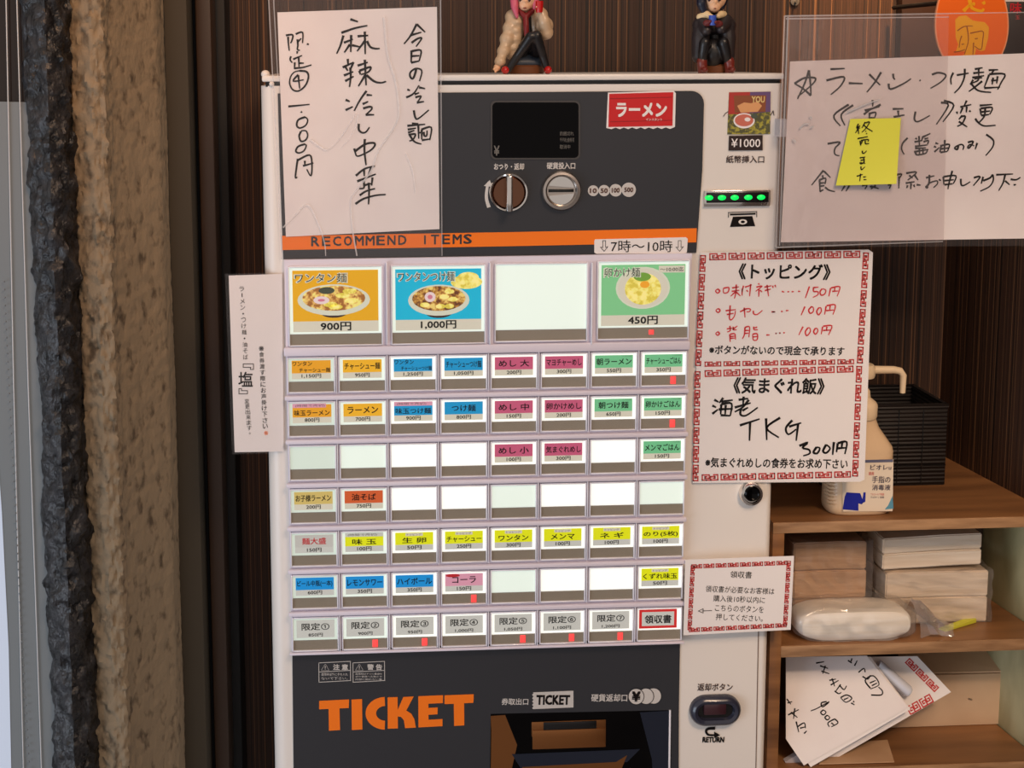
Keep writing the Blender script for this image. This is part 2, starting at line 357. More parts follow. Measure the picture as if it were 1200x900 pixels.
for (a, b) in (((6,-60),(30,1000)), ((18,-60),(52,1000))):
    mb = MB(); mb.tube([P(*a,-.022), P((a[0]+b[0])/2-2, 450, -.022), P(*b,-.022)], .0007, seam_m, 6); mb.build('seam', win)
mb = MB(); mb.prism([P(-60,330,-.021), P(-12,400,-.021), P(2,600,-.021), P(10,760,-.021), P(15,1000,-.021), P(-60,1000,-.021)], (0,.001,0), sky_m); mb.build('daylight_gap', win)
mb = MB()
for i in range(64):
    t = i/64; p = P(5+31*t**1.1, 330+600*t, -.024); mb.ball(p, .0011, hem, n=6)
o = mb.build('bead_chain', win); o['kind'] = 'stuff'

# ------------------------------------------------------------------ ticket machine
mach = thing('ticket_machine', 'white and charcoal ticket vending machine with rows of lit menu buttons', 'vending machine', (0.04, .14, 0))
XL, XR, ZT = -0.2553, 0.3372, Z0+0.3113
mb = MB()
# body: rounded vertical front edges in plan, extruded to the floor
def plan_round(x0, x1, y0, y1, r, n=8):
    out = [(x0, y1)]
    for i in range(n+1): a = math.pi + math.pi/2*i/n; out.append((x0+r+r*math.cos(a), y0+r+r*math.sin(a)))
    for i in range(n+1): a = 1.5*math.pi + math.pi/2*i/n; out.append((x1-.008+.008*math.cos(a), y0+.008+.008*math.sin(a)))
    out.append((x1, y1)); return out
pl = plan_round(XL, XR, 0, .25, .016); n = len(pl)
tray = rect(576, 838, 786, 1000)   # x0,x1,z0,z1 opening
vs = [(x,y,.06) for x,y in pl]+[(x,y,ZT-.004) for x,y in pl]
mb.raw(vs, [(i,(i+1) % n,n+(i+1) % n,n+i) for i in range(n)]+[tuple(range(n-1,-1,-1)), tuple(range(n,2*n))], white, True)
body = mb.build('cabinet', mach)
mb = MB(); mb.bbox(XL+.01, XR-.01, .02, .24, 0, .062, black, .003); mb.build('plinth', mach)
mb = MB(); mb.bbox(XL+.002, XR-.0, -.0015, .25, ZT+.0005, ZT+.0075, white, .002); mb.box(XL+.006, XR-.004, .002, .24, ZT-.005, ZT+.001, black); mb.build('top_lid', mach)
mb = MB(); p = P(311, 94, .0); mb.ball((p.x, .004, ZT+.009), .005, white, (1,1,.9)); mb.ball((p.x+.007, .0, ZT-.002), .003, white); mb.build('hinge_pin', mach)
mb = MB(); a, b_ = P(890, 560, -.0006), P(884, 1000, -.0006); mb.prism([P(888.5,730,-.0006), P(889.5,730,-.0006), P(884.5,1000,-.0006), P(883.5,1000,-.0006)], (0,.0004,0), mat('door_seam', rgb(120,100,90), .7)); mb.build('door_seam', mach)

# upper dark panel with one rounded corner
mb = MB(); Y = -.0016
pts = [(332, 111), (332, 111)] ; z = [(325.5,109.5)] + [(600,108)] + rrect(700, 106.5, 825, 200, 15, (0,1,0,0))[1:-2] + [(823,200),(816,296),(332,304),(328,200)]
poly(mb, z, Y, .002, dark); up = mb.build('upper_panel', mach)
mb = MB(); poly(mb, [(330.5,276.5),(600,272),(816.5,267.5),(816,284),(600,288.5),(331,293)], -.002, .0006, orange); mb.build('orange_stripe', mach)
mb = MB(); sp = "RECOMMEND ITEMS"
for i, ch in enumerate(sp):
    if ch != ' ':
        x = 365+i*12.75; y = 283.6-(x-340)*.0165; wdt = 3 if ch == 'I' else 9 if ch != 'M' else 10
        (poly(mb, [(x+4.5,y-5.4),(x+6.5,y-5.4),(x+6.5,y+5.2),(x+4.5,y+5.2)], -.0023, .0002, dark) if ch == 'I' else text(mb, ch, x-.0, y-5.6, x+wdt, y+5.2, -.0023, dark, .02))
mb.build('lettering', mach)
# display window
d = mb = MB(); poly(mb, rrect(575, 118, 680, 187, 6), -.0028, .0012, mat('display_bezel', rgb(70,66,64), .3)); poly(mb, rrect(577, 120, 678, 185, 5), -.0031, .0005, gloss_black); dsp = mb.build('display_window', mach)
mb = MB(); text(mb, '¥', 579, 171, 585, 182, -.0034, dim_ink, .02)
for y, s in ((156.5,'釣銭切れ'), (164,'千円札使用可'), (172,'取消中')): text(mb, s, 656, y-2.5, 656+4.1*len(s) if len(s) < 6 else 673, y+2.5, -.0034, dim_ink)
mb.build('lettering', dsp)
# coin return knob
kn = mb = MB(); c = P(595.5, 225, 0)
k_dark = mat('smoked_chrome', rgb(120, 84, 66), .14, 1.0)
mb.lathe((c.x, -.002, c.z), [(.0215,.001),(.0222,-.003),(.0212,-.006),(.0195,-.0055),(.0185,-.003),(.001,-.003)], chrome, 40)
mb.lathe((c.x, -.005, c.z), [(.0188,.001),(.0188,-.001),(.0172,-.004),(.001,-.004)], k_dark, 40)
knob = mb.build('coin_return_knob', mach)
mb = MB(); mb.bbox(c.x-.0042, c.x+.0028, -.024, -.006, c.z-.0205, c.z+.0205, chrome, .002); mb.build('grip', knob)
mb = MB(); strokes(mb, '573,243 570,232 571,219 573,213', 0, 0, 1, -.0022, 4, grey_ink); poly(mb, [(567,218),(574,211),(577,219)], -.0024, .0002, grey_ink)
text(mb, 'おつり・返却', 579, 191.5, 614, 199, -.0022, grey_ink, .03, 1); text(mb, '硬貨投入口', 641, 190.5, 674, 198, -.0022, grey_ink, .03, 1); mb.build('lettering', mach)
# coin slot
mb = MB(); c = P(657, 223, 0)
mb.lathe((c.x, -.002, c.z), [(.0225,.001),(.0228,-.003),(.0212,-.007),(.0185,-.0075),(.0165,-.0045),(.0160,-.001),(.001,-.001)], steel, 48)
slot = mb.build('coin_slot', mach)
mb = MB()
for s in (1,-1):
    pts = [(c.x+.0148*math.cos(math.radians(a)), -.0045, c.z+s*(.0012+.0148*math.sin(math.radians(a)))) for a in range(8, 173, 11)]; mb.prism(pts, (0,.003,0), chrome)
mb.bbox(c.x-.0145, c.x+.0145, -.0038, -.002, c.z-.0018, c.z+.0018, black, .0004); mb.build('slot_plate', slot)
for x, y, r_, t in ((695.2,223.5,6.3,'10'), (708,223.4,6.6,'50'), (721.5,223,7.3,'100'), (736.8,222.4,8.4,'500')):
    mb = MB(); poly(mb, ell(x, y, r_, r_), -.0022, .0004, grey_ink); o = mb.build('coin_mark', mach)
    mb = MB(); text(mb, t, x-r_*.6, y-2.6, x+r_*.6, y+2.6, -.0026, mat('brown_ink', rgb(90,60,50), .5) if 'brown_ink' not in MATS else MATS['brown_ink'], .03); mb.build('lettering', o)
# lower dark panel
mb = MB(); poly(mb, [(342.5,764),(797,747.5),(795.6,832),(575,836.5),(573,1000),(345,1000)], -.0014, .002, dark); poly(mb, [(795.6,832),(795,1000),(785.5,1000),(786.5,832.2)], -.0014, .002, dark); mb.build('lower_panel', mach)
mb = MB(); Y = -.0018
def Z7(pts): return [(340+x/4.615, 740+y/4.615) for x, y in pts]
Lp = [[(157,376),(319,368),(317,414),(267,416),(270,533),(210,537),(208,419),(157,421)], [(332,369),(389,366),(391,530),(334,533)],
      [(527,357),(581,355),(582,425),(612,355),(668,352),(628,428),(655,445),(672,475),(680,520),(622,523),(615,480),(600,462),(582,460),(583,524),(528,526)],
      [(693,351),(827,345),(826,387),(748,391),(748,414),(798,411),(797,448),(748,451),(749,478),(824,474),(824,512),(694,519)],
      [(835,346),(993,340),(991,386),(941,388),(942,508),(887,511),(885,391),(835,393)]]
for q in Lp: poly(mb, Z7(q), Y, .0004, orange)
cring = [(515+ -107*math.cos(math.radians(a)), 443+88*math.sin(math.radians(a))) for a in range(-88, 89, 8)]+[(515+ -50*math.cos(math.radians(a)), 443+40*math.sin(math.radians(a))) for a in range(88, -89, -8)]
n = len(cring)//2
for i in range(n-1): poly(mb, Z7([cring[i], cring[i+1], cring[2*n-2-i], cring[2*n-1-i]]), Y, .0004, orange)
mb.build('lettering', mach)['label'] = 'large orange TICKET lettering'
mb = MB()
for x0, s, ls in ((373.6,'注 意',('故障時以外に手を入れ','ないで下さい。')), (413.6,'警 告',('故障時はすぐに電源を','切り係員へお知らせ','内部に触れない事'))):
    for a, b in (((x0,776.8),(x0+37,775)), ((x0,799.5),(x0+37,797.5)), ((x0,787.5),(x0+37,785.6))): ribbon(mb, [a,b], .7, grey_ink, lambda x,y: P(x,y,-.0018))
    for dx in (0, 37): ribbon(mb, [(x0+dx,776.8-dx*.05),(x0+dx+.2,799.5-dx*.05)], .7, grey_ink, lambda x,y: P(x,y,-.0018))
    text(mb, s, x0+17, 778.5, x0+34, 785, -.0018, grey_ink, .03)
    text(mb, '⚠', x0+3, 778.3, x0+12, 786, -.0018, grey_ink)
    for k, t in enumerate(ls): hgt = 9.5/len(ls); text(mb, t, x0+3, 788.6+k*hgt, x0+34, 788.6+k*hgt+hgt*.72, -.0018, grey_ink, 0, 1)
text(mb, '券取出口', 588, 818.5, 619, 826, -.0018, grey_ink, .02); text(mb, '硬貨返却口', 693, 813.5, 735, 822, -.0018, grey_ink, .02)
mb.build('lettering', mach)
mb = MB(); q = [(624.5,811.5),(672,809.6),(672,829),(625,831)]
for i in range(5): q += [(623.6,830-i*3.9),(625.4,828-i*3.9)]
poly(mb, q, -.0018, .0004, grey_ink); o = mb.build('ticket_mark', mach)
mb = MB(); text(mb, 'TICKET', 629, 815, 667.5, 825.5, -.0021, ink, .04); mb.build('lettering', o)
for x in (766, 757, 745.5):
    mb = MB(); poly(mb, ell(x, 816.3-(x-745)*.03, 9 if x < 750 else 8.6, 9.2), -.0018-(.0004 if x < 750 else .0002 if x < 760 else 0), .0002, grey_ink)
    ribbon(mb, ell(x, 816.3-(x-745)*.03, 9.2, 9.4, 24)+[(x+9.2, 816.3)], .7, dark, lambda a,b: P(a,b,-.00195-(.0004 if x < 750 else .0002 if x < 760 else 0)))
    if x < 750: text(mb, '¥', x-4.4, 811, x+4.4, 821.5, -.0026, ink, .05)
    mb.build('coin_mark', mach)
# ticket tray (recess in front of a dark tunnel built proud of the cabinet plane)
brass = mat('bronze_tray_metal', rgb(150, 98, 56), .28, .8); bluem = mat('blue_black_metal', rgb(40, 46, 62), .3, .5)
x0, x1, z0, z1 = rect(576, 834, 786, 1010)
tr = mb = MB(); poly(mb, [(575,836.5),(786.5,831.5),(785.5,1000),(573,1000)], -.0010, .0008, gloss_black); tray = mb.build('ticket_tray', mach)
mb = MB(); poly(mb, [(576,839),(592,838),(606,873),(600,900),(620,1000),(574,1000)], -.0013, .0003, brass); poly(mb, [(575,839),(590,845),(584,857),(576,862)], -.0014, .0002, brass); mb.build('side_guide', tray)
mb = MB(); rbox(mb, 623, 845, 710, 862, -.0022, -.001, brass, .0004); rbox(mb, 624, 855, 710, 877, -.0032, -.001, brass, .0006); rbox(mb, 637, 846, 699, 854.5, -.0036, -.0022, black, .0002); mb.build('ticket_chute', tray)
mb = MB(); poly(mb, [(600,884),(750,878),(735,893),(610,900)], -.002, .001, bluem); mb.build('chute_lip', tray)
mb = MB(); poly(mb, [(612,899),(722,893),(735,885),(728,902),(700,1000),(630,1000)], -.0022, .001, brass); mb.build('tray_floor', tray)
mb = MB(); poly(mb, [(750,835),(785,833),(783,1000),(770,1000),(764,890)], -.0018, .001, bluem); mb.build('side_guide', tray)
mb = MB(); poly(mb, [(784.2,832.5),(786.2,832.4),(784.0,1000),(782,1000)], -.0026, .0016, clearish); mb.build('tray_edge', tray)

# ---- button field
FY = -.006
mb = MB(); poly(mb, [(333,304.5),(811,297),(796.5,747),(342,763)], FY, .006, frame_m); mb.build('button_frame', mach)
P1, PY = .058, .05147
def gx(i): return -.23+P1*i
def gz(j): return Z0-PY*j
ROWS = [
 [('orange','ワンタン|チャーシュー麺','1,150円'),('yellow','チャーシュー麺','950円'),('blue','ワンタン|チャーシューつけ麺','1,250円'),('blue','チャーシューつけ麺','1,050円'),('pink','めし 大','200円'),('pink','マヨチャーめし','300円'),('green','朝ラーメン','550円'),('green','チャーシューごはん','350円','dot')],
 [('orange','味玉ラーメン','800円','band'),('yellow','ラーメン','700円'),('blue','味玉つけ麺','900円','band'),('blue','つけ麺','800円'),('pink','めし 中','150円'),('pink','卵かけめし','200円'),('green','朝つけ麺','650円'),('green','卵かけごはん','150円','dot')],
 [0, 1, 2, 3, ('pink','めし 小','100円'),('pink','気まぐれめし','300円'), 3, ('green','メンマごはん','150円')],
 [('tan','お子様ラーメン','200円'),('rust','油そば','750円'), 2, 3, 1, 3, 3, 1],
 [('white','麺大盛','150円','redtext'),('lemon','味 玉','100円','band'),('lemon','生 卵','50円','tag'),('lemon','チャーシュー','250円','tag'),('lemon','ワンタン','300円','tag'),('lemon','メンマ','100円','tag'),('lemon','ネ ギ','100円','tag'),('lemon','のり(5枚)','100円','tag')],
 [('azure','ビール中瓶(一本)','600円'),('azure','レモンサワー','350円'),('azure','ハイボール','350円'),('rose','コーラ','150円','dot'), 1, 2, 3, ('lemon','くずれ味玉','50円','tag')],
 [('none','限定①','850円'),('none','限定②','900円','dot'),('none','限定③','950円','dot'),('none','限定④','1,000円'),('none','限定⑤','1,050円','dot'),('none','限定⑥','1,100円','dot'),('none','限定⑦','1,200円','dot'),('receipt','領収書','')]]
EX, EZ = Vector((1,0,0)), Vector((0,0,1))
def flat(mb, x0, x1, z0, z1, y, t, m): mb.box(x0, x1, y, y+t, z0, z1, m)
housing_mesh = {}
def housing(x0, x1, z0, z1, parent_name='menu_button'):
    mb = MB(); t = .0016
    for a in ((x0-t, x0, z0-t, z1+t), (x1, x1+t, z0-t, z1+t), (x0, x1, z1, z1+t), (x0, x1, z0-t, z0)): mb.bbox(a[0], a[1], FY-.0040, FY+.0005, a[2], a[3], clearish, .0006, 1)
    return mb.build(parent_name, mach)
def cover(x0, x1, z0, z1, h):
    mb = MB(); mb.box(x0, x1, FY-.0037, FY-.0032, z0, z1, cover_m); return mb.build('clear_cover', h)
CY = FY-.0012; TY = CY-.0006
sh_pat = [0.0, 0.15, 0.3, 0.35, 0.35, 0.35, 0.3, 0.2]
for j, row in enumerate(ROWS):
    for i, cell in enumerate(row):
        x0 = gx(i)+.0008; x1 = x0+.0512; z1 = gz(j)-.0008; z0 = z1-.0385; zc = z1-.0268
        h = housing(x0, x1, z0, z1)
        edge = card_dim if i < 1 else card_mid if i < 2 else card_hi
        mb = MB()
        if isinstance(cell, int):
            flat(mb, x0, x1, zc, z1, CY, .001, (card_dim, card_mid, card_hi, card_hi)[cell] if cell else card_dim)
            h['label'] = 'blank lit menu button with an empty white card'
            mb.build('card', h)
        else:
            colk, txt, price = cell[:3]; ex = cell[3] if len(cell) > 3 else ''
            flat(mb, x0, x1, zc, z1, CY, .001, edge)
            bx0, bx1 = x0+.0035, x1-.0035; bz1 = z1-.0025; bz0 = zc+.0028; bm_ = bz0+.0068
            L = MB()
            if colk == 'none':
                flat(mb, bx0, bx1, bz0, bz1, CY-.0003, .0003, card_grey)
                text_at(L, txt, Vector(((x0+x1)/2, TY, z1-.0105)), EX, EZ, .032, .0085, ink, .012)
                text_at(L, price, Vector(((x0+x1)/2, TY, z1-.0205)), EX, EZ, .0165 if len(price) < 6 else .021, .0042, ink, .012)
                h['label'] = 'menu button with a plain pale card of large black characters'
            elif colk == 'receipt':
                flat(mb, x0+.0015, x1-.0045, zc+.002, z1-.0015, CY-.0003, .0003, CC['red']); flat(mb, x0+.0048, x1-.0078, zc+.0052, z1-.0045, CY-.0005, .0003, card_grey)
                text_at(L, txt, Vector(((x0+x1)/2-.0015, TY-.0002, (zc+z1)/2)), EX, EZ, .0315, .010, ink, .02)
                h['label'] = 'receipt button with a red framed card'
            else:
                flat(mb, bx0, bx1, bz0, bm_, CY-.0003, .0003, card_grey if colk in ('lemon','azure','white','rose') else card_cream)
                flat(mb, bx0, bx1, bm_, bz1, CY-.0003, .0003, CC[colk])
                ct = redpen if ex == 'redtext' else ink
                zt_ = (bm_+bz1)/2
                if ex == 'band':
                    flat(mb, bx0, bx1-.006 if j == 1 and i == 0 else bx1, bz1-.0035, bz1+.0012, CY-.0005, .0002, CC['rose'] if j == 1 else card_grey); text_at(L, '(時間で売切)', Vector(((x0+x1)/2-.002, TY-.0002, bz1-.0012)), EX, EZ, .034, .0032, dim_ink, 0, 1); zt_ -= .0022
                if ex == 'tag':
                    flat(mb, (x0+x1)/2-.010, (x0+x1)/2+.010, bz1-.0042, bz1-.0006, CY-.0005, .0002, card_cream); text_at(L, 'トッピング', Vector(((x0+x1)/2, TY-.0002, bz1-.0024)), EX, EZ, .017, .0028, dim_ink, 0, 1); zt_ -= .002
                if '|' in txt:
                    a, b = txt.split('|'); text_at(L, a, Vector((bx0+.012, TY, bz1-.0036)), EX, EZ, .022, .0052, ink, .012, 1); text_at(L, b, Vector((bx0+.026, TY, bm_+.0036)), EX, EZ, .035, .0052, ink, .012, 1)
                else:
                    n_ch = len(txt.replace('ー','')); wdt = min(.0405, .0072*len(txt)+.006)
                    text_at(L, txt, Vector(((x0+x1)/2, TY, zt_)), EX, EZ, wdt, .0078 if ex not in ('tag','band') else .0066, ct, .014)
                if colk == 'rose': mb.raw([(bx0+.009+.0085*math.cos(a_*.5236), CY-.0004, bz1-.002+.002*math.sin(a_*.5236)) for a_ in range(12)], [tuple(range(12))], redpen)
                if colk == 'green': text_at(L, '〜10:00迄', Vector((bx1-.007, TY, bz1-.0012)), EX, EZ, .011, .0016, dim_ink, 0, 1)
                text_at(L, price, Vector(((x0+x1)/2, TY, bz0+.0036)), EX, EZ, .0165 if len(price) < 6 else .022, .0048, ink, .014)
                h['label'] = 'lit menu button with a %s card' % {'lemon':'bright yellow','azure':'deep blue','rose':'pale pink','rust':'rust red','white':'white and red lettered','yellow':'golden yellow'}.get(colk, colk)
            mb.build('card', h); L.build('lettering', h)
        mb = MB(); flat(mb, x0, x1, z0, zc-.0006, CY-.0004, .0012, strip_m)
        mb.build('lamp_strip', h)
        if not isinstance(cell, int) and 'dot' in cell:
            mb = MB(); cx_ = x0+.037; cz_ = (z0+zc)/2; mb.bbox(cx_-.0032, cx_+.0032, CY-.0012, CY-.0003, z0+.001, zc-.0016, ledr, .0012); mb.build('sold_out_lamp', h)
        cover(x0, x1, z0, z1, h)
# rails between the rows and dividers between the columns
xa, xb = gx(0)-.0042, gx(0)+P1*8-.0015
for j in range(0, 8):
    zt_ = gz(j)+.0078 if j else gz(0)+.0125
    zb_ = gz(j)+.0022
    if j == 7: zt_, zb_ = gz(7)+.0098, gz(7)+.0068
    mb = MB(); mb.bbox(xa, xb, FY-.0058, FY, zb_, zt_, frame_m, .0018); mb.build('rail', mach)
for j in range(7):
    for i in range(1, 8):
        if i in (1,2,3,4,5,6,7):
            x = gx(i)-.0031; mb = MB(); mb.bbox(x-.0006, x+.0006, FY-.0050, FY, gz(j)-.0415, gz(j)+.002, clearish, .0005, 1); mb.build('divider', mach)

# big picture buttons
bowl_white = backlit('bowl_white_print', rgb(226, 228, 206), .5); bowl_dark = backlit('bowl_foot_print', rgb(70, 46, 40), .25)
def food(name, c1, c2, c3):
    m = backlit(name, rgb(*c1), .5); n, l, b = nodes(m)
    tc = n.new('ShaderNodeTexCoord'); nz = n.new('ShaderNodeTexNoise'); nz.inputs['Scale'].default_value = 190; nz.inputs['Detail'].default_value = 2
    cr = n.new('ShaderNodeValToRGB'); e = cr.color_ramp.elements; e[0].position = .38; e[0].color = rgb(*c1); e[1].position = .62; e[1].color = rgb(*c3); x = e.new(.5); x.color = rgb(*c2)
    l.new(tc.outputs['Object'], nz.inputs['Vector']); l.new(nz.outputs[0], cr.inputs[0]); l.new(cr.outputs[0], b.inputs['Base Color']); l.new(cr.outputs[0], b.inputs['Emission Color']); return m
soup = food('soup_print', (150,96,40), (206,160,84), (226,214,120)); soup2 = food('dark_soup_print', (96,52,26), (176,124,50), (222,196,110)); noodles = food('noodle_print', (206,190,70), (226,216,110), (240,228,140))
naruto = backlit('fishcake_print', rgb(236, 214, 214), .6); nori = backlit('seaweed_print', rgb(80, 88, 70), .3); egg = backlit('egg_yolk_print', rgb(246, 170, 40), .6); pinkp = backlit('pink_swirl_print', rgb(220,130,150), .5); scallion = backlit('green_onion_print', rgb(120,170,60), .5)
BIG = [(339.5,313,447,403.5,amber,'ワンタン麺','900円'), (459.8,311.5,567.5,401.5,cyan,'ワンタンつけ麺','1,000円'), (581,309.5,687,398.5,None,'',''), (701,306.5,806,396,mint,'卵かけ麺','450円')]
for bi, (a, b, c_, d_, col, t, pr) in enumerate(BIG):
    x0, x1, z0, z1 = rect(a, b, c_, d_, CY); H = z1-z0; zc = z0+.0125
    h = housing(x0, x1, z0, z1); cxm = (x0+x1)/2
    mb = MB(); flat(mb, x0, x1, zc, z1, CY, .001, card_mid); L = MB()
    if col:
        ix0, ix1, iz1 = x0+.0035, x1-.0035, z1-.0035; iz0 = zc+.0145
        flat(mb, ix0, ix1, zc+.0022, iz0, CY-.0003, .0003, card_cream); flat(mb, ix0, ix1, iz0, iz1, CY-.0003, .0003, col)
        def E2(cx_, cz_, rx, rz, y, m, n=26, a0=0, a1=360):
            q = [(cx_+rx*math.cos(math.radians(a0+(a1-a0)*k/n)), y, cz_+rz*math.sin(math.radians(a0+(a1-a0)*k/n))) for k in range(n)]; mb.raw(q, [tuple(range(n))], m)
        if bi < 2:
            bx, bz, rx, rz = (cxm-.002, iz1-.033, .041, .0175) if bi == 0 else (cxm+.0005, iz1-.035, .035, .0175)
            if bi == 1:
                E2(cxm+.032, iz1-.0155, .018, .008, CY-.0005, noodles); E2(cxm+.034, iz1-.010, .012, .006, CY-.00055, noodles)
            E2(bx, bz-.0155, .015, .006, CY-.0005, bowl_dark); E2(bx, bz-.001, rx, rz+.0005, CY-.0007, bowl_white); E2(bx, bz+.001, rx*.87, rz*.82, CY-.0009, soup if bi == 0 else soup2)
            if bi == 0:
                E2(bx-.008, bz+.010, .009, .004, CY-.0011, nori); E2(bx-.014, bz-.001, .009, .0045, CY-.0012, naruto); E2(bx-.014, bz-.001, .004, .0016, CY-.0013, pinkp)
                for q in ((.010,.004),(.020,-.002),(.002,-.009),(.018,.009),(-.004,-.006)): E2(bx+q[0], bz+q[1], .008, .003, CY-.0011, noodles)
            else:
                E2(bx-.010, bz+.003, .0062, .0058, CY-.0012, naruto); E2(bx-.010, bz+.003, .0028, .0026, CY-.0013, pinkp)
                for q in ((.006,.003),(.016,.0),(.002,-.008),(.012,.009),(-.016,-.006),(.012,-.008)): E2(bx+q[0], bz+q[1], .0055, .0028, CY-.0011, noodles)
        else:
            bx, bz = cxm-.0005, iz1-.027
            E2(bx, bz, .0315, .0245, CY-.0005, bowl_white); E2(bx, bz, .029, .0225, CY-.0006, card_cream); E2(bx, bz-.001, .021, .0185, CY-.0009, noodles); E2(bx+.002, bz+.004, .0055, .004, CY-.0011, egg); E2(bx-.001, bz+.013, .010, .005, CY-.0011, scallion)
            flat(mb, ix1-.031, ix1-.001, iz1-.0095, iz1-.0015, CY-.0012, .0002, card_cream); text_at(L, '〜10:00迄', Vector((ix1-.016, CY-.0015, iz1-.0055)), EX, EZ, .027, .0052, ink, .01)
        w_ = {0:.060, 1:.066, 2:0, 3:.043}[bi]
        text_at(L, t, Vector((ix0+w_/2+.002, CY-.0016, iz1-.0085)), EX, EZ, w_, .0115, bowl_white, .045)
        text_at(L, t, Vector((ix0+w_/2+.002, CY-.0019, iz1-.0085)), EX, EZ, w_-.002, .0105, ink, -.002 if bi < 3 else .0)
        text_at(L, pr, Vector((cxm, CY-.0008, zc+.0085)), EX, EZ, .034 if bi != 1 else .040, .0095, ink, .02)
        L.build('lettering', h); h['label'] = 'large picture button with a bowl on a %s card' % ('amber','cyan','','mint green')[bi]
    else: h['label'] = 'large blank lit button with an empty white card'
    mb.build('card', h)
    mb = MB(); flat(mb, x0, x1, z0, zc-.0006, CY-.0004, .0012, strip_m); mb.build('lamp_strip', h)
    if bi == 3: mb = MB(); p = P(763, 389, CY); mb.bbox(p.x-.003, p.x+.003, CY-.0012, CY-.0003, z0+.004, zc-.003, ledr, .0012); mb.build('sold_out_lamp', h)
    cover(x0, x1, z0, z1, h)
for px in (453.5, 574.5, 694): 
    mb = MB(); x0, x1, z0, z1 = rect(px-.8, 308, px+.8, 404, FY-.007); mb.bbox(x0, x1, FY-.007, FY, z0, z1, clearish, .0005, 1); mb.build('divider', mach)

# ---- right hand strip of the machine
mb = MB(); text(mb, '¥1000', 857, 162.5, 891, 172.5, -.0022, paperw, .01)
q = MB(); poly(q, [(854.5,159.3),(893.8,158.4),(893.8,176),(854,176.5)], -.0016, .0014, mat('brown_black_plate', rgb(42,24,22), .5)); o = q.build('price_plate', mach); mb.build('lettering', o)
mb = MB(); text(mb, '紙幣挿入口', 851, 182.5, 895.5, 191, -.0008, mat('brown_lettering', rgb(62,40,36), .5), .012); mb.build('lettering', mach)
mb = MB(); rbox(mb, 825, 223, 903, 242, -.004, .0005, chrome, .001); bs = mb.build('bill_slot', mach)
mb = MB(); rbox(mb, 828, 225.5, 901, 237.5, -.0052, -.003, black, .0006); mb.build('slot_mouth', bs)
for x in (831, 846, 861, 877, 892):
    mb = MB(); p = P(x, 231.8-(x-831)*.01, -.006); mb.ball(p, .0042, ledg, (1.15,.4,.72), 12); mb.build('green_lamp', bs)
mb = MB(); poly(mb, [(855.5,250.5),(885.5,249.5),(885.5,251.5),(855.5,252.5)], -.0006, .0004, ink); poly(mb, [(859,254),(881.5,253.3),(885,265),(855.5,266)], -.0006, .0004, ink); 
ribbon(mb, [(853.7,249),(886.8,248),(886.8,254)], .8, ink, lambda x,y: P(x,y,-.0007)); ribbon(mb, [(853.7,249),(853.7,254.5)], .8, ink, lambda x,y: P(x,y,-.0007))
poly(mb, ell(870.5, 260, 5, 3), -.0009, .0002, white); poly(mb, ell(870.5, 260, 2.4, 1.6), -.0011, .0002, ink); mb.build('bill_mark', mach)
# lock
mb = MB(); c = P(879, 577.5, 0); mb.lathe((c.x,-.000,c.z), [(.0140,.001),(.0138,-.006),(.0128,-.0085),(.0100,-.009),(.0096,-.006),(.001,-.006)], chrome, 36); lk = mb.build('lock', mach)
mb = MB(); c = P(881, 578, -.008); mb.lathe((c.x,-.004,c.z), [(.0094,.001),(.0092,-.007),(.0075,-.0085),(.006,-.007),(.001,-.0065)], gloss_black, 28); mb.build('lock_core', lk)
# return button
mb = MB(); bm = bmesh.new(); x0, x1, z0, z1 = rect(807.5, 813.5, 867, 848, 0); navy = mat('dark_navy_plastic', rgb(44, 46, 62), .22, coat=.3)
def stadium(x0, x1, z0, z1, y, n=12):
    r = (z1-z0)/2; out = []
    for i in range(n+1): a = math.pi/2+math.pi*i/n; out.append((x0+r+r*math.cos(a), y, (z0+z1)/2+r*math.sin(a)))
    for i in range(n+1): a = -math.pi/2+math.pi*i/n; out.append((x1-r+r*math.cos(a), y, (z0+z1)/2+r*math.sin(a)))
    return out
def loft(mb, rings, m):
    n = len(rings[0]); vs = [v for r_ in rings for v in r_]; fs = [(i*n+k, i*n+(k+1) % n, (i+1)*n+(k+1) % n, (i+1)*n+k) for i in range(len(rings)-1) for k in range(n)]
    fs += [tuple(range(n)), tuple((len(rings)-1)*n+k for k in range(n))]; mb.raw(vs, fs, m, True)
def grow(d, y): return stadium(x0-d, x1+d, z0-d, z1+d, y)
loft(mb, [grow(0,.0005), grow(0,-.005), grow(-.002,-.009), grow(-.005,-.0105), grow(-.0085,-.009), grow(-.010,-.004)], navy); rb = mb.build('return_button', mach)
mb = MB(); loft(mb, [grow(-.010,-.0035), grow(-.0102,-.0045)], black); mb.build('recess', rb)
mb = MB(); rbox(mb, 825, 825, 851.5, 838.5, -.0085, -.004, mat('dark_maroon_button', rgb(58,28,36), .3, coat=.4), .003); mb.build('push_button', rb)
mb = MB(); text(mb, '返却ボタン', 817.5, 801, 858.5, 809.5, -.0008, MATS['brown_lettering'], .014); text(mb, 'RETURN', 823.5, 864, 848.5, 869.8, -.0008, ink, .04); strokes(mb, '838,853.5 830,854 827.5,857 830,861 837,861.5', 0, 0, 1, -.0008, 3.2, ink); poly(mb, [(837,857.5),(844,861.5),(837,865)], -.0009, .0002, ink); mb.build('lettering', mach)

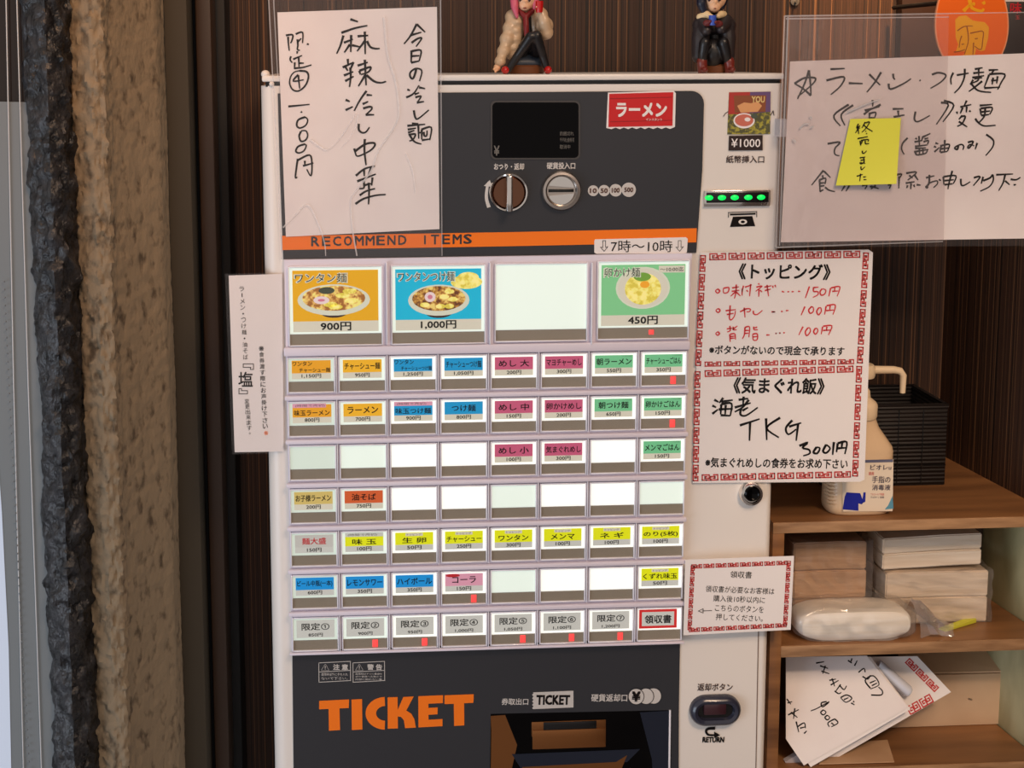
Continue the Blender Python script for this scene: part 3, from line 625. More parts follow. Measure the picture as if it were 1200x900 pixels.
# ------------------------------------------------------------------ stickers
st = thing('sticker', 'red ramen sticker with white katakana at the top of the dark panel', 'sticker', P(750,130,-.003))
mb = MB(); q = [(712.5,108.5),(789.5,106.3),(792,109),(791,148.5)]; 
for i in range(16): q.append((790-i*4.9, 150.2+(.9 if i % 2 else -1)-(-i*.02)))
q.append((710.5,150)); poly(mb, q, -.0024, .0006, paperw); mb.build('backing', st)
mb = MB(); poly(mb, [(714,110),(789,108),(788,147.4),(713,148.8)], -.0028, .0003, red_st); mb.build('red_print', st)
mb = MB(); text(mb, 'ラーメン', 722.5, 121, 781, 136.5, -.0031, paperw, .035); 
drk = mat('deep_red_print', rgb(160,18,24), .4)
for y in (114.5, 141.5): poly(mb, [(715,y+.6),(788,y-1),(788,y-.2),(715,y+1.6)], -.003, .0002, drk)
text(mb, 'インスタント', 757, 138.5, 776, 141.5, -.0031, paperw, 0, 1); mb.build('lettering', st)

st = thing('sticker', 'white serving hours sticker with arrows over the orange stripe', 'sticker', P(755,288,-.003))
mb = MB(); poly(mb, [(697.5,280.5),(804,278),(806,280),(805,295.5),(803,297),(699,297.5),(696.5,296),(696.5,282)], -.0027, .0006, paperw); mb.build('backing', st)
mb = MB(); text(mb, '7時〜10時', 716, 281.5, 788, 295.5, -.0031, ink, .004)
for x in (708, 796.5): ribbon(mb, [(x-1.6,282),(x+1.6,282),(x+1.6,290),(x+4.3,289),(x,294.5),(x-4.3,289.6),(x-1.6,290),(x-1.6,282)], .6, ink, lambda a,b: P(a,b,-.0031))
mb.build('lettering', st)

st = thing('sticker', 'square colourful bowl picture sticker above the 1000 yen plate', 'sticker', P(878,130,-.002))
mb = MB(); st_red = mat('sticker_red', rgb(178,52,46), .5); st_pur = mat('sticker_purple', rgb(102,76,120), .5); st_grn = mat('sticker_olive', rgb(98,96,56), .5); add_noise(st_grn, rgb(84,84,52), rgb(170,160,60), (260,260,260), 3, (.45,.6))
poly(mb, [(854.5,108.2),(903,107.4),(902.5,157),(852.5,157.5)], -.0012, .0010, st_grn); mb.build('backing', st)
mb = MB(); poly(mb, [(854.5,108.2),(879,107.8),(878.5,133),(853.5,134)], -.0015, .0003, st_red); poly(mb, [(879,107.8),(903,107.4),(902.8,131),(878.6,133)], -.0015, .0003, st_pur); poly(mb, [(860,112),(898,111.5),(897,131),(861,132)], -.0017, .0002, mat('sticker_brown', rgb(140,76,44), .5))
poly(mb, ell(872,141.5,12.5,9), -.0021, .0002, paperw); poly(mb, ell(872,141,10.8,7), -.0023, .0002, mat('sticker_soup', rgb(206,112,92), .5)); poly(mb, ell(884,136,4,3), -.0025, .0002, nori); poly(mb, ell(876,140,3.4,2.4), -.0025, .0002, paperw)
poly(mb, [(864,124),(872,120),(880,121),(888,119),(893,124),(888,131),(868,132)], -.0019, .0002, mat('sticker_cream', rgb(222,160,106), .5)); mb.build('picture', st)
mb = MB(); text(mb, 'YOU', 881, 113, 896, 120, -.0022, mat('sticker_gold', rgb(226,196,130), .5), .03); ribbon(mb, [(848,136),(850,133),(853,131)], .9, MATS['brown_lettering'], lambda a,b: P(a,b,-.0008)); ribbon(mb, [(903,135),(906,130),(907,135)], .9, MATS['brown_lettering'], lambda a,b: P(a,b,-.0008)); mb.build('lettering', st)

# ------------------------------------------------------------------ paper notices
NY = -.0032
note = thing('paper_notice', 'handwritten cold noodle special on white paper in clear sleeve, upper left of machine', 'notice', P(420,140,NY))
sheet('paper', [(325,14.5),(512,8),(515,268.5),(335,277.5)], NY, .0004, paper, note)
mb = MB(); kw = dict(Y=NY-.0004, m=ink)
strokes(mb, '320,90 235,250 150,355|320,95 430,200|240,240 380,200|250,340 330,285 385,280 310,390|250,440 245,600|255,450 375,440 350,580|250,515 355,510|245,600 350,580|310,685 300,740 270,810 235,790 235,730 300,680 370,690 385,740 355,845', 460, 20, 11.25, NY-.0004, 2.60, ink)
strokes(mb, '195,110 230,125|180,215 240,190 290,150 350,55|350,85 430,100|290,175 350,155|300,215 375,200 330,275|320,285 415,270|280,385 300,480 340,495 480,380|195,590 430,570|255,560 340,562|200,640 310,620|340,580 345,760|205,680 290,650|210,710 300,700 270,770 220,790|230,720 290,800 380,830|380,640 510,610 490,780|385,640 385,770|385,780 490,765|410,670 420,720 450,720 455,650|345,680 380,680', 460, 95, 11.25, NY-.0004, 2.48, ink)
strokes(mb, '205,75 295,105|100,235 260,180 405,150|125,265 90,380 45,480|130,350 235,310|215,260 210,460|200,370 135,465|225,380 320,400|290,275 415,265|375,220 380,485|375,330 285,450|400,330 440,400 500,420 550,418|175,540 180,620|115,640 245,580|240,580 200,680|140,620 175,680|130,735 240,690|145,800 245,745|205,640 210,750 195,870|290,620 410,580|375,550 390,850|310,680 325,725|310,680 440,635 420,690 330,725|380,730 300,860|395,730 480,800 560,820 625,805', 390, 15, 10, NY-.0004, 2.71, ink)
strokes(mb, '150,170 200,190|150,290 235,250|395,65 320,170 250,300|395,112 460,117|350,220 415,190|355,270 440,250 455,280 385,345|385,345 485,345|305,450 305,520 345,555 390,545 430,490|250,740 270,810|265,770 380,690 480,675 490,710 430,770 300,830 265,805|375,630 370,760 385,900 390,935', 390, 100, 10, NY-.0004, 2.60, ink)
strokes(mb, '170,460 270,380 395,345|265,390 270,465|350,365 315,450|185,525 300,480 405,440|260,520 265,600 210,610|365,480 355,575|270,570 360,550|215,690 290,640 395,610|165,790 260,730 400,690 520,680|320,540 325,660 318,795', 400, 160, 10, NY-.0004, 2.60, ink)
strokes(mb, '100,115 180,110 165,190 150,200|125,130 130,210 140,295|215,100 295,80 295,205|235,160 240,230 235,280 265,290|240,190 280,150|345,215 370,220|235,300 230,330|160,360 150,400 175,435|185,395 290,350|250,375 255,490|205,430 200,510|200,500 300,490 400,460|255,440 310,440|260,530 340,540 365,600 330,700 250,765 180,750 145,680 155,600 200,545 265,528|245,575 185,650 310,635|245,580 262,740', 325, 30, 10, NY-.0004, 2.24, ink)
strokes(mb, '115,88 340,66|248,142 262,152|290,200 220,230 205,290 240,315 300,285 320,230 290,200 250,210|250,350 230,400 250,455 300,440 320,390 300,345 250,345|290,485 220,510 195,560 230,578 280,555 305,500 285,485|215,640 190,830 210,832|215,655 340,600 365,700 355,820 310,750|270,715 380,685|290,660 290,715', 325, 115, 9, NY-.0004, 2.24, ink)
mb.build('handwriting', note)
mb = MB(); mb.prism([P(x,y,NY-.0012) for x,y in ((313,-40),(516,-44),(518,300),(330,304))], (0,.0003,0), sleeve_m); mb.build('plastic_sleeve', note)
mb = MB()
for q in ('313,-40 330,304', '318.5,-40 325.5,90', '516,-44 518,300'): mb = MB(); strokes(mb, q, 0, 0, 1, NY-.0016, 1.4, edge_m); mb.build('sleeve_edge', note)
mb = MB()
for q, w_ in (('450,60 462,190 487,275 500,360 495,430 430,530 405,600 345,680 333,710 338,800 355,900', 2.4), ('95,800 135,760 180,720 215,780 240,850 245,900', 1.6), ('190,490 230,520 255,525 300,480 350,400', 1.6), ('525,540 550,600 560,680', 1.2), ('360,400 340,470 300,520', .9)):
    strokes(mb, q, 300, 0, 3, NY-.0018, w_, highlight_m)  # white ribbons drawn as the highlights running along the folds
mb.build('crease_highlight', note)

slip = thing('paper_notice', 'narrow laminated vertical slip hanging off the left side of the machine', 'notice', P(300,425,NY))
sheet('paper', [(268,323),(330.5,321),(332.5,529),(275,530)], NY, .0004, paperw, slip)
mb = MB(); vtext(mb, 'ラーメン・つけ麺・油そば', ((283,335),(288,422)), 5.6, NY-.0004, ink)
vtext(mb, '変更出来ます。', ((289,467),(293,511)), 5.6, NY-.0004, ink)
vtext(mb, '※食券渡す際にお声掛け下さい', ((306,405),(311,503)), 5.8, NY-.0004, ink, .01)
vtext(mb, '※', ((311.5,504),(312,511)), 5, NY-.0004, MATS['orange_print'])
text(mb, '塩', 279.5, 436, 296, 453, NY-.0004, ink, .012)
for q in ('297,426.5 285,426.5 285,430.5 294,430.5', '285,426.5 285,430.5|297,426.5 297,433|297,433 293.5,433 293.5,430.5', '280,455.5 280,461.5 290,461.5 290,457.8 283,457.8 283,455.5 280,455.5'):
    for s_ in q.split('|'): ribbon(mb, [tuple(map(float, t.split(','))) for t in s_.split()], .8, ink, lambda a,b: P(a,b,NY-.0004))
mb.build('lettering', slip)
mb = MB(); mb.prism([P(x,y,NY-.001) for x,y in ((263.5,321),(331.5,319),(333.5,531),(272,532.5))], (0,.0003,0), sleeve_m); mb.build('laminate_film', slip)

# topping notice
tn = thing('paper_notice', 'red-bordered laminated topping price notice with two sections, right of the buttons', 'notice', P(920,430,NY))
c4 = [(820.5,296),(1018,292.5),(1023,296),(1013,562),(1008,564.5),(812,566)]
sheet('paper', c4, NY, .0008, paperw, tn)
f_ = lambda a, b: P(a, b, NY-.0003)
mb = MB()
meander(mb, (829.5,296.8), (1009,293.8), 8, 8.3, redprint, f_); meander(mb, (824,423.8), (1002,420.8), 8, 6, redprint, f_, 1.3); meander(mb, (824,434), (1001,428.3), 8, 8, redprint, f_)
meander(mb, (820.5,556), (998,552), 8, 7.6, redprint, f_); meander(mb, (827.5,297.5), (821.5,430), 6, 7, redprint, f_); meander(mb, (1018.5,294.5), (1011,427), 6, 7, redprint, f_)
meander(mb, (821,433.5), (818.5,565), 6, 7, redprint, f_); meander(mb, (1010.5,427.5), (1005.5,559.5), 6, 7, redprint, f_)
mb.build('border', tn)
mb = MB(); Y = NY-.0003
text(mb, '《トッピング》', 866, 309.5, 973, 327.5, Y, ink, .022, slope=-.01); text(mb, '※ボタンがないので現金で承ります', 831.5, 405.5, 989.5, 416, Y, ink, .018, slope=-.012)
text(mb, '《気まぐれ飯》', 860, 443, 966, 461.5, Y, ink, .022, slope=-.012); text(mb, '※気まぐれめしの食券をお求め下さい', 827, 537, 993.5, 548.5, Y, ink, .018, slope=-.012)
mb.build('lettering', tn)
mb = MB()
strokes(mb, '180,152 208,180 180,208 152,180 180,152|255,145 325,135 315,195 260,205 255,145|370,140 460,125|365,185 465,170|425,95 420,200 400,280|415,190 350,250|425,195 480,245|520,110 500,190|505,150 500,240|540,130 630,100|615,90 600,250|560,170 580,190|715,80 730,95|690,130 765,115 680,185|725,160 720,255|740,170 765,195|795,130 890,110|800,175 880,155|830,100 850,250|905,110 910,140|935,100 945,130|185,410 212,437 185,464 158,437 185,410|345,370 340,450 335,540 360,560 400,510 415,440|285,440 420,425|300,490 390,475|475,455 560,415 610,420 600,450 560,455|530,400 540,530|650,440 655,480 700,490 770,435|890,455 935,455|180,716 204,740 180,764 156,740 180,716|300,680 370,670|340,640 345,700 305,720|375,690 440,640|385,650 390,690 430,690|340,750 345,850|345,750 405,745 415,820|345,780 405,775|345,805 405,800|540,660 530,760 505,810|540,660 600,655 590,790|540,700 595,700|540,740 590,735|655,650 660,690 710,690|700,655 660,670|640,750 700,745 700,820 650,825 640,750|645,785 700,780|820,760 865,760|940,740 960,740|990,735 1010,735', 825, 325, 11.244, NY-.0004, 1.7, redpen)
strokes(mb, '125,185 160,195|200,190 225,190|255,190 285,188|340,185 370,185|490,120 435,275|545,130 545,185 600,190 600,230 535,265|545,135 610,130|660,150 630,190 645,235 690,220 705,170 665,150|770,140 745,250|775,140 890,125 855,250|790,185 870,180|825,135 820,180|5,455 40,455|115,450 140,450|180,440 215,437|430,385 380,500|520,385 480,430 500,475 540,450 540,400 515,385|615,400 585,450 610,495 645,450 640,405 615,400|710,380 690,490|715,375 830,365 800,490|710,440 810,430|765,375 755,430|45,740 60,740|95,735 110,733|145,732 165,730|405,650 350,760|470,665 435,720 455,770 500,720 495,670 470,665|570,670 545,715 570,750 600,710 590,675 570,670|665,650 645,750|670,645 785,640 740,760|670,700 770,695|720,650 715,700', 905, 325, 11.25, NY-.0004, 1.7, redpen)
mb.build('red_handwriting', tn)
mb = MB()
strokes(mb, '80,90 115,108|65,135 95,150|65,200 110,165|150,75 120,115|135,105 225,92|135,125 130,205|135,125 215,120 205,215|115,165 225,160|130,210 205,215|170,130 165,205|270,90 345,80|310,65 305,130|240,150 365,115|350,90 300,150 240,185|290,155 285,205 330,212 420,150|300,175 345,150|280,290 435,240|360,270 355,410|485,235 490,405|595,230 490,310 585,385|690,250 640,310 660,360 720,320|665,300 760,270|735,280 720,410|745,450 810,425 770,465 820,480 825,510 775,528|880,460 855,500 885,508 905,470 880,460|955,440 930,490 955,505 985,470 955,440|1015,420 1005,520|1045,430 1035,500|1045,430 1115,420 1100,515|1035,470 1110,465|1080,425 1075,465', 825, 455, 6.667, NY-.0004, 2.71, ink)
mb.build('black_handwriting', tn)
mb = MB(); mb.prism([P(x,y,NY-.0012) for x,y in ((817,294.5),(1021,291),(1025,295),(1015,565),(1009,567),(809.5,568.5))], (0,.0003,0), cover_m); mb.build('laminate_film', tn)

# receipt notice
rn = thing('paper_notice', 'small red-bordered receipt instruction notice, right of the bottom button row', 'notice', P(865,697,NY))
RY = NY-.0115
sheet('paper', [(803,656),(930.5,651.5),(926.5,738),(801,744.5)], RY, .0006, paperw, rn)
f_ = lambda a, b: P(a, b, RY-.0003)
mb = MB(); meander(mb, (809,661.5), (923,657), 8, 5, redprint, f_, 1.1); meander(mb, (806,736), (922,730), 8, 5, redprint, f_, 1.1); meander(mb, (814.5,662), (810.5,739), 6, 5, redprint, f_, 1.1); meander(mb, (927,656.5), (922.5,733.5), 6, 5, redprint, f_, 1.1); mb.build('border', rn)
mb = MB(); Y = RY-.0003; text(mb, '領収書', 856, 669.5, 881, 677.5, Y, ink, .006, slope=-.03)
for s_, a, b, y in (('領収書が必要なお客様は',827,907.5,691.5), ('購入後10秒以内に',836,896.5,702.3), ('こちらのボタンを',838,895,713.3), ('押してください。',839,894,723.8)): text(mb, s_, a, y-3.8, b, y+3.8, Y, ink, 0, slope=-.04)
ribbon(mb, [(834,715.5),(823,716)], .7, ink, f_); ribbon(mb, [(824,713.3),(818.5,716),(824,718.3),(824,713.3)], .7, ink, f_); mb.build('lettering', rn)
mb = MB(); mb.box(P(803,700,RY).x, P(806,700,RY).x, RY+.0006, -.0136, P(803,743,RY).z, P(803,657,RY).z, edge_m); mb.build('tape_strip', rn)

# right notice
RN = -.020
note2 = thing('paper_notice', 'large handwritten broth change notice in clear sleeve at the upper right', 'notice', P(1060,170,RN))
sheet('paper', [(926,72),(1230,61.5),(1230,279),(915,284)], RN, .0004, paper, note2)
mb = MB(); Y = RN-.0004
strokes(mb, '240,105 200,230 125,395|240,105 255,240 260,360|260,360 180,290 95,240|95,240 190,185 290,180 305,205 260,260 130,370|455,95 600,88|415,208 590,172 560,260 460,350|640,235 780,240|965,125 900,230 820,328|845,145 955,255|1085,140 1090,180 1105,200|1040,240 1060,295 1190,240 1265,190|640,450 490,560 555,665|685,455 565,550 600,660|880,405 880,470|800,510 950,470|790,550 870,490|850,530 845,590|850,540 910,530 900,585|845,585 900,582|960,450 820,520|1080,495 1190,492|1090,575 1200,555|1135,510 1140,570', 920, 70, 8.571, Y, 2.48, ink)
strokes(mb, '150,205 162,212|275,150 340,130 415,155 370,220 260,288|490,130 465,190 470,250|525,155 645,135|605,90 600,180 560,270 500,335|705,95 785,80|690,135 800,125|745,85 745,160|680,180 800,160|690,200 660,250|700,190 780,180|740,170 735,210 660,240|780,215 700,280 645,320|670,240 740,310 870,328|845,105 940,100|895,105 870,145|850,145 1005,145 970,230 935,300|850,150 800,280|800,285 960,275|890,180 880,250|935,165 925,240|870,210 940,205|365,430 440,460 320,650|395,410 495,460 385,625|625,410 600,460|560,475 670,450|585,480 560,540|625,470 620,530|525,520 530,545|650,510 665,525|580,560 545,600|570,570 610,570 580,640 530,670|545,620 590,650 630,675|755,460 880,450|760,490 770,560|765,490 880,480 855,550|770,525 860,515|770,560 850,550|810,490 800,570 740,640|710,590 740,630 800,665 915,658|110,520 100,600 140,620 255,560', 1060, 70, 8.571, Y, 2.36, ink)
strokes(mb, '110,100 125,115|100,140 180,125|145,80 150,180|185,85 170,130|185,90 260,55|200,110 240,100|190,140 240,125 230,165|105,185 230,170|105,205 215,200|95,240 240,215|110,240 125,270 210,255 230,220|150,210 150,265|185,210 185,260|310,150 340,160|295,185 320,195|300,240 350,195|370,170 355,245|360,180 450,165 430,235|405,120 400,240|365,210 440,200|360,245 430,235|540,180 530,215 505,205 520,185 570,165 595,185 585,220|635,145 690,135 650,200 635,190 660,165 700,180|730,150 710,215|820,65 890,120 885,190 815,278|215,500 300,480|250,470 245,560 215,590 230,600 240,560 320,530 330,560 290,600|345,515 365,530|390,490 395,570|390,490 515,480 490,560|395,530 495,520|400,570 485,560|480,430 450,540 435,615|565,510 570,570 600,575 660,540|695,500 760,490 690,580|790,490 770,560|790,530 860,500 885,470 890,530 850,590 760,635|920,470 1090,462|1010,470 990,550 945,630|1010,530 1055,570|1065,515 1120,520 1165,495|1095,572 1120,568', 1060, 150, 8.571, Y, 2.24, ink)
strokes(mb, '255,245 380,228 330,290 330,350 375,365|1060,185 1010,240 1000,300 1025,350|215,510 95,660|220,520 285,585|170,610 235,590 230,650|205,560 210,590|175,610 180,725|180,640 225,635|180,670 225,665|175,725 215,705|230,680 270,710 330,725|430,665 395,720|475,660 440,722|600,665 650,660 630,700|680,670 710,690|740,660 690,700|690,670 770,695|860,660 890,655 875,695|950,555 1000,550 970,600|975,570 970,695|1045,540 1150,530 1060,610|1075,560 1110,590|1130,560 1165,610|1040,640 1130,625|1095,640 1090,700|1060,660 1050,690|1120,655 1130,680|1150,655 1190,660', 940, 140, 8.571, Y, 2.24, ink)
mb.build('handwriting', note2)
mb = MB(); mb.prism([P(x,y,RN-.001) for x,y in ((919.5,18.5),(1230,14),(1230,288),(909.5,290))], (0,.0003,0), sleeve_m); mb.build('plastic_sleeve', note2)
mb = MB(); mb.prism([P(x,y,RN-.0022) for x,y in ((921,19),(1112,16.5),(1106,282),(911,289))], (0,.0003,0), film_m); mb.build('film_flap', note2)
mb = MB()
for q in ('919.5,18.5 909.5,290', '923.5,20 913.5,288', '919.5,18.8 1230,14', '921,22 1112,20', '909.5,290 1105,283'): mb = MB(); strokes(mb, q, 0, 0, 1, RN-.0027, 1.6, edge_m); mb.build('sleeve_edge', note2)
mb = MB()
for q in ('150,690 190,650 250,640', '250,570 270,590', '255,680 290,670', '620,530 760,470 860,430 950,400', '80,800 110,830'): strokes(mb, q, 920, 70, 8.571, RN-.0031, 2.0, highlight_m)  # short painted highlights on this sleeve's folds
mb.build('crease_highlight', note2)
mb = MB(); p = P(918,150,RN+.001); mb.box(p.x-.004, p.x+.004, RN+.0005, -.0002, p.z-.01, p.z+.01, edge_m); mb.build('hanging_tab', note2)
# sticky note
SN = RN-.0036
sn = thing('sticky_note', 'bright yellow sticky note with a handwritten column of characters', 'sticky note', P(1015,178,SN))
mb = MB(); nx_, ny_ = 10, 10; vs = []; fs = []
A, B, C_, D_ = (996.5,139.5), (1055.8,138.2), (1050.5,215.5), (979.5,217.5)
for j in range(ny_+1):
    for i in range(nx_+1):
        s_, t = i/nx_, j/ny_; x = (A[0]*(1-s_)+B[0]*s_)*(1-t)+(D_[0]*(1-s_)+C_[0]*s_)*t; y = (A[1]*(1-s_)+B[1]*s_)*(1-t)+(D_[1]*(1-s_)+C_[1]*s_)*t
        vs.append(P(x, y, SN-.009*t*t*(.3+.7*s_)))
for j in range(ny_):
    for i in range(nx_): k = j*(nx_+1)+i; fs.append((k, k+1, k+nx_+2, k+nx_+1))
mb.raw(vs, fs, yellow_note, False); o = mb.build('paper', sn); md = o.modifiers.new('thickness', 'SOLIDIFY'); md.thickness = .0002
def pf(a, b):
    t = max(0, min(1, (b-139)/78)); s_ = max(0, min(1, (a-988)/66)); return P(a, b, SN-.009*t*t*(.3+.7*s_)-.0007)
mb = MB(); strokes(mb, '260,150 240,200 280,200|275,170 225,260|250,180 265,270|340,130 300,200|345,140 390,130 350,200 300,250|320,160 360,200 425,240|345,235 350,243|350,262 360,270|250,325 370,300|290,345 375,335 370,360|280,350 285,400|305,350 285,405|340,350 345,385 385,380|305,465 310,495 335,490 355,465|275,550 340,540|285,580 335,572|320,540 325,600 290,620 280,605 340,615|290,650 295,690 335,655|240,765 310,745|285,735 275,825|315,775 350,770|320,805 355,805', 980, 130, 10, 0, 1.5, ink, pf); mb.build('handwriting', sn)

# ------------------------------------------------------------------ dark menu board and egg sign on the wall
BY = WALLY-.02
bd = thing('menu_board', 'dark board on the striped wall behind the egg sign, upper right', 'board', P(1130,30,BY))
board_m = mat('dark_brown_board', rgb(52, 32, 22), .4)
mb = MB(); x0, x1, z0, z1 = rect(1057, -80, 1260, 92, BY); mb.bbox(x0, min(x1, cx_r+.0), BY, WALLY-.0005, z0, z1, board_m, .002); mb.build('board', bd)
es = thing('egg_sign', 'orange egg-shaped sign with raised yellow characters', 'sign', P(1140,20,.10))
EY = .10
egg_m = mat('orange_egg_print', rgb(255, 112, 20), .4); egg_rim = mat('pale_egg_rim', rgb(255,170,120), .4); yel = mat('yellow_egg_print', rgb(255, 178, 20), .4); brn = mat('brown_egg_print', rgb(176, 84, 10), .5)
def eggpts(cx_, cy_, rx, ry, k=.2, n=48): return [(cx_+rx*math.cos(2*math.pi*i/n)*(1+k*.5*math.sin(2*math.pi*i/n)), cy_+ry*math.sin(2*math.pi*i/n)) for i in range(n)]
mb = MB(); poly(mb, eggpts(1139, 22, 43, 66, .22), EY, .003, egg_rim); poly(mb, eggpts(1139, 22, 41.5, 64.5, .22), EY-.0004, .0005, egg_m); mb.build('egg_board', es)
mb = MB()
strokes(mb, '490,130 520,100 560,60|560,-30 570,40 600,100 700,130 730,100|600,60 620,30|720,20 740,50|600,-90 610,0|520,-100 690,-90|500,-150 720,-160 700,-80', 1080, 0, 10, EY-.0008, 4.2, yel)
poly(mb, [(1080+x/10, y/10) for x, y in ((395,230),(440,190),(520,180),(600,240),(660,250),(740,260),(790,320),(780,450),(740,590),(690,600),(640,570),(620,660),(480,660),(520,600),(400,610),(430,520),(400,440))], EY-.0008, .0003, yel)
strokes(mb, '420,360 500,310 600,305|470,420 450,480 440,560|470,520 500,515|380,610 450,600 510,580|530,310 545,400 545,500 500,640|570,390 640,375 720,370 715,480 695,580 620,540|610,500 600,660|625,455 660,450', 1080, 0, 10, EY-.0012, 1.3, brn)
mb.build('lettering', es)
mb = MB(); p = P(1139, 22, EY); 
for dx in (-.03,.03): mb.tube([(p.x+dx, EY+.003, p.z+.02), (p.x+dx, BY+.0005, p.z+.02)], .003, trim_black, 8)
mb.build('standoff', es)
sg = thing('wall_sign', 'dark sign with small red characters in the top right corner', 'sign', P(1190,10,.13))
mb = MB(); SY_ = .13; x0, x1, z0, z1 = rect(1174, 2, 1240, 62, SY_); mb.bbox(x0, x1, SY_, SY_+.004, z0, z1, mat('sign_black', rgb(38,24,18), .4), .0005)
mb.box(x0, x1, SY_-.001, SY_+.003, z1, z1+.01, paperw); mb.build('panel', sg)
mb = MB(); text(mb, '味', 1184, 3, 1197, 15.5, SY_-.0006, mat('red_sign_ink', rgb(206,28,44), .5), .02); text(mb, '玉', 1190, 18, 1195, 22.5, SY_-.0006, redprint); mb.build('lettering', sg)
hk = thing('wall_hook', 'small white hook mark high on the dark wall between figure and sleeve', 'hook', P(933,2,WALLY-.01))
mb = MB(); p = P(934, 1, WALLY-.012); mb.lathe((p.x, WALLY-.001, p.z), [(.006,0),(.006,-.003),(.002,-.004)], dim_ink, 14); mb.tube([(p.x,WALLY-.004,p.z),(p.x,WALLY-.012,p.z-.004),(p.x,WALLY-.012,p.z+.002)], .0012, dim_ink, 6); mb.build('hook', hk)

# ------------------------------------------------------------------ shelf unit
SF = .02; SB = .165
sh = thing('shelf_unit', 'brown wooden shelf unit with cubbies standing right of the machine', 'shelf', (P(1060,700,SF).x, .1, 0))
xl = X(905, SF, 640); xr_in = P(1166, 712, SB).x; 
z_t0, z_t1 = P(1060, 621, SF).z, SHZ
mb = MB(); zt0 = z_t0
# top board runs back to the wall and along the side wall
rA = PZ(1105, 535, SHZ); rB = PZ(1290, 632, SHZ)
def clip_top(y): t = (y-WALLY)/(dr.y) ; return a.x if False else (Vector((cx_r, WALLY, 0))+dr*((y-WALLY)/dr.y)).x
xbk, xft = clip_top(WALLY-.001)-.001, clip_top(SF)-.001
mb.prism([(xl, SF, z_t0), (xft, SF, z_t0), (xbk, WALLY-.001, z_t0), (xl, WALLY-.001, z_t0)], (0,0,z_t1-z_t0), wood); top = mb.build('top_board', sh)
mb = MB(); mb.bbox(xl, xft, SF-.0015, SF+.001, z_t0, z_t1-.0002, wood_edge, .0005); mb.build('edge_band', top)
def board(pyt, pyb, name='shelf_board'):
    z1_, z0_ = P(1060, pyt, SF).z, P(1060, pyb, SF).z; mb = MB(); mb.prism([(xl+.014,SF+.001,z0_),(clip_top(SF)-.011,SF+.001,z0_),(clip_top(SB)-.011,SB,z0_),(xl+.014,SB,z0_)], (0,0,z1_-z0_), wood); o = mb.build(name, sh)
    q = MB(); q.bbox(xl+.014, xft, SF-.0015, SF+.001, z0_, z1_-.0002, wood_edge, .0005); q.build('edge_band', o); return z1_, z0_
zm1, zm0 = board(752.5, 765.5); zb1, zb0 = board(897, 911)
mb = MB(); mb.bbox(xl, xl+.0145, SF-.001, SB+.01, 0, z_t0, wood, .001); mb.build('side_board', sh)
q0 = Vector((clip_top(SB+.008), SB+.008, 0)); q1 = Vector((clip_top(SF+.004), SF+.004, 0)); mb = MB(); mb.prism([q0-nn*.001, q1-nn*.001, q1-nn*.009, q0-nn*.009], (0,0,z_t0-.0005), green_board); mb.build('side_board', sh)['label'] = 'pale greenish right side board'
back_m = mat('dark_back_panel', rgb(70, 50, 38), .6)
mb = MB(); mb.box(xl+.01, clip_top(SB)-.012, SB, SB+.008, 0, z_t0-.0005, back_m); mb.build('back_panel', sh)

# basket
bk_m = mat('black_woven_basket', rgb(22, 16, 15), .55); n, l, b = nodes(bk_m)
tc = n.new('ShaderNodeTexCoord'); ck = n.new('ShaderNodeTexWave'); ck.inputs['Scale'].default_value = 60; ck.bands_direction = 'Z'; bp = n.new('ShaderNodeBump'); bp.inputs['Strength'].default_value = .7; bp.inputs['Distance'].default_value = .002; l.new(tc.outputs['Object'], ck.inputs['Vector']); l.new(ck.outputs['Fac'], bp.inputs['Height']); l.new(bp.outputs[0], b.inputs['Normal'])
bf = PZ(1107, 568.5, SHZ); byf = bf.y; bkx1 = bf.x; bkx0 = P(965, 560, byf).x; bzt = P(1106, 474, byf).z; bz0 = SHZ+.0005
byb = min(WALLY-.012, byf+.11)
bsk = thing('basket', 'black rectangular open basket behind the pump bottle on the shelf top', 'basket', ((bkx0+bkx1)/2, (byf+byb)/2, SHZ))
t_ = .004
# inner right wall follows the side wall
for nm, q in (('front_wall', (bkx0,bkx1,byf,byf+t_)), ('back_wall', (bkx0,bkx1,byb-t_,byb)), ('side_wall', (bkx0,bkx0+t_,byf+t_,byb-t_)), ('side_wall', (bkx1-t_,bkx1,byf+t_,byb-t_))):
    mb = MB(); mb.bbox(q[0], q[1], q[2], q[3], bz0, bzt, bk_m, .001); mb.build(nm, bsk)
mb = MB(); mb.box(bkx0+t_, bkx1-t_, byf+t_, byb-t_, bz0, bz0+.003, bk_m); mb.build('bottom', bsk)
mb = MB()
for q in ((bkx0-.001,bkx1+.001,byf-.0015,byf+.005), (bkx0-.001,bkx1+.001,byb-.005,byb+.001), (bkx0-.001,bkx0+.005,byf,byb), (bkx1-.005,bkx1+.001,byf,byb)): mb.bbox(q[0], q[1], q[2], q[3], bzt-.004, bzt+.001, bk_m, .001)
mb.build('rim', bsk)
mb = MB()
for i in range(1, 5):
    x = bkx0+(bkx1-bkx0)*i/5; mb.bbox(x-.0006, x+.0006, byf-.0012, byf, bz0+.002, bzt-.006, black, .0004)
for i in range(1, 4):
    z = bz0+(bzt-bz0)*i/4; mb.bbox(bkx0, bkx1, byf-.0010, byf, z-.0006, z+.0006, black, .0004)
mb.build('weave_joint', bsk)

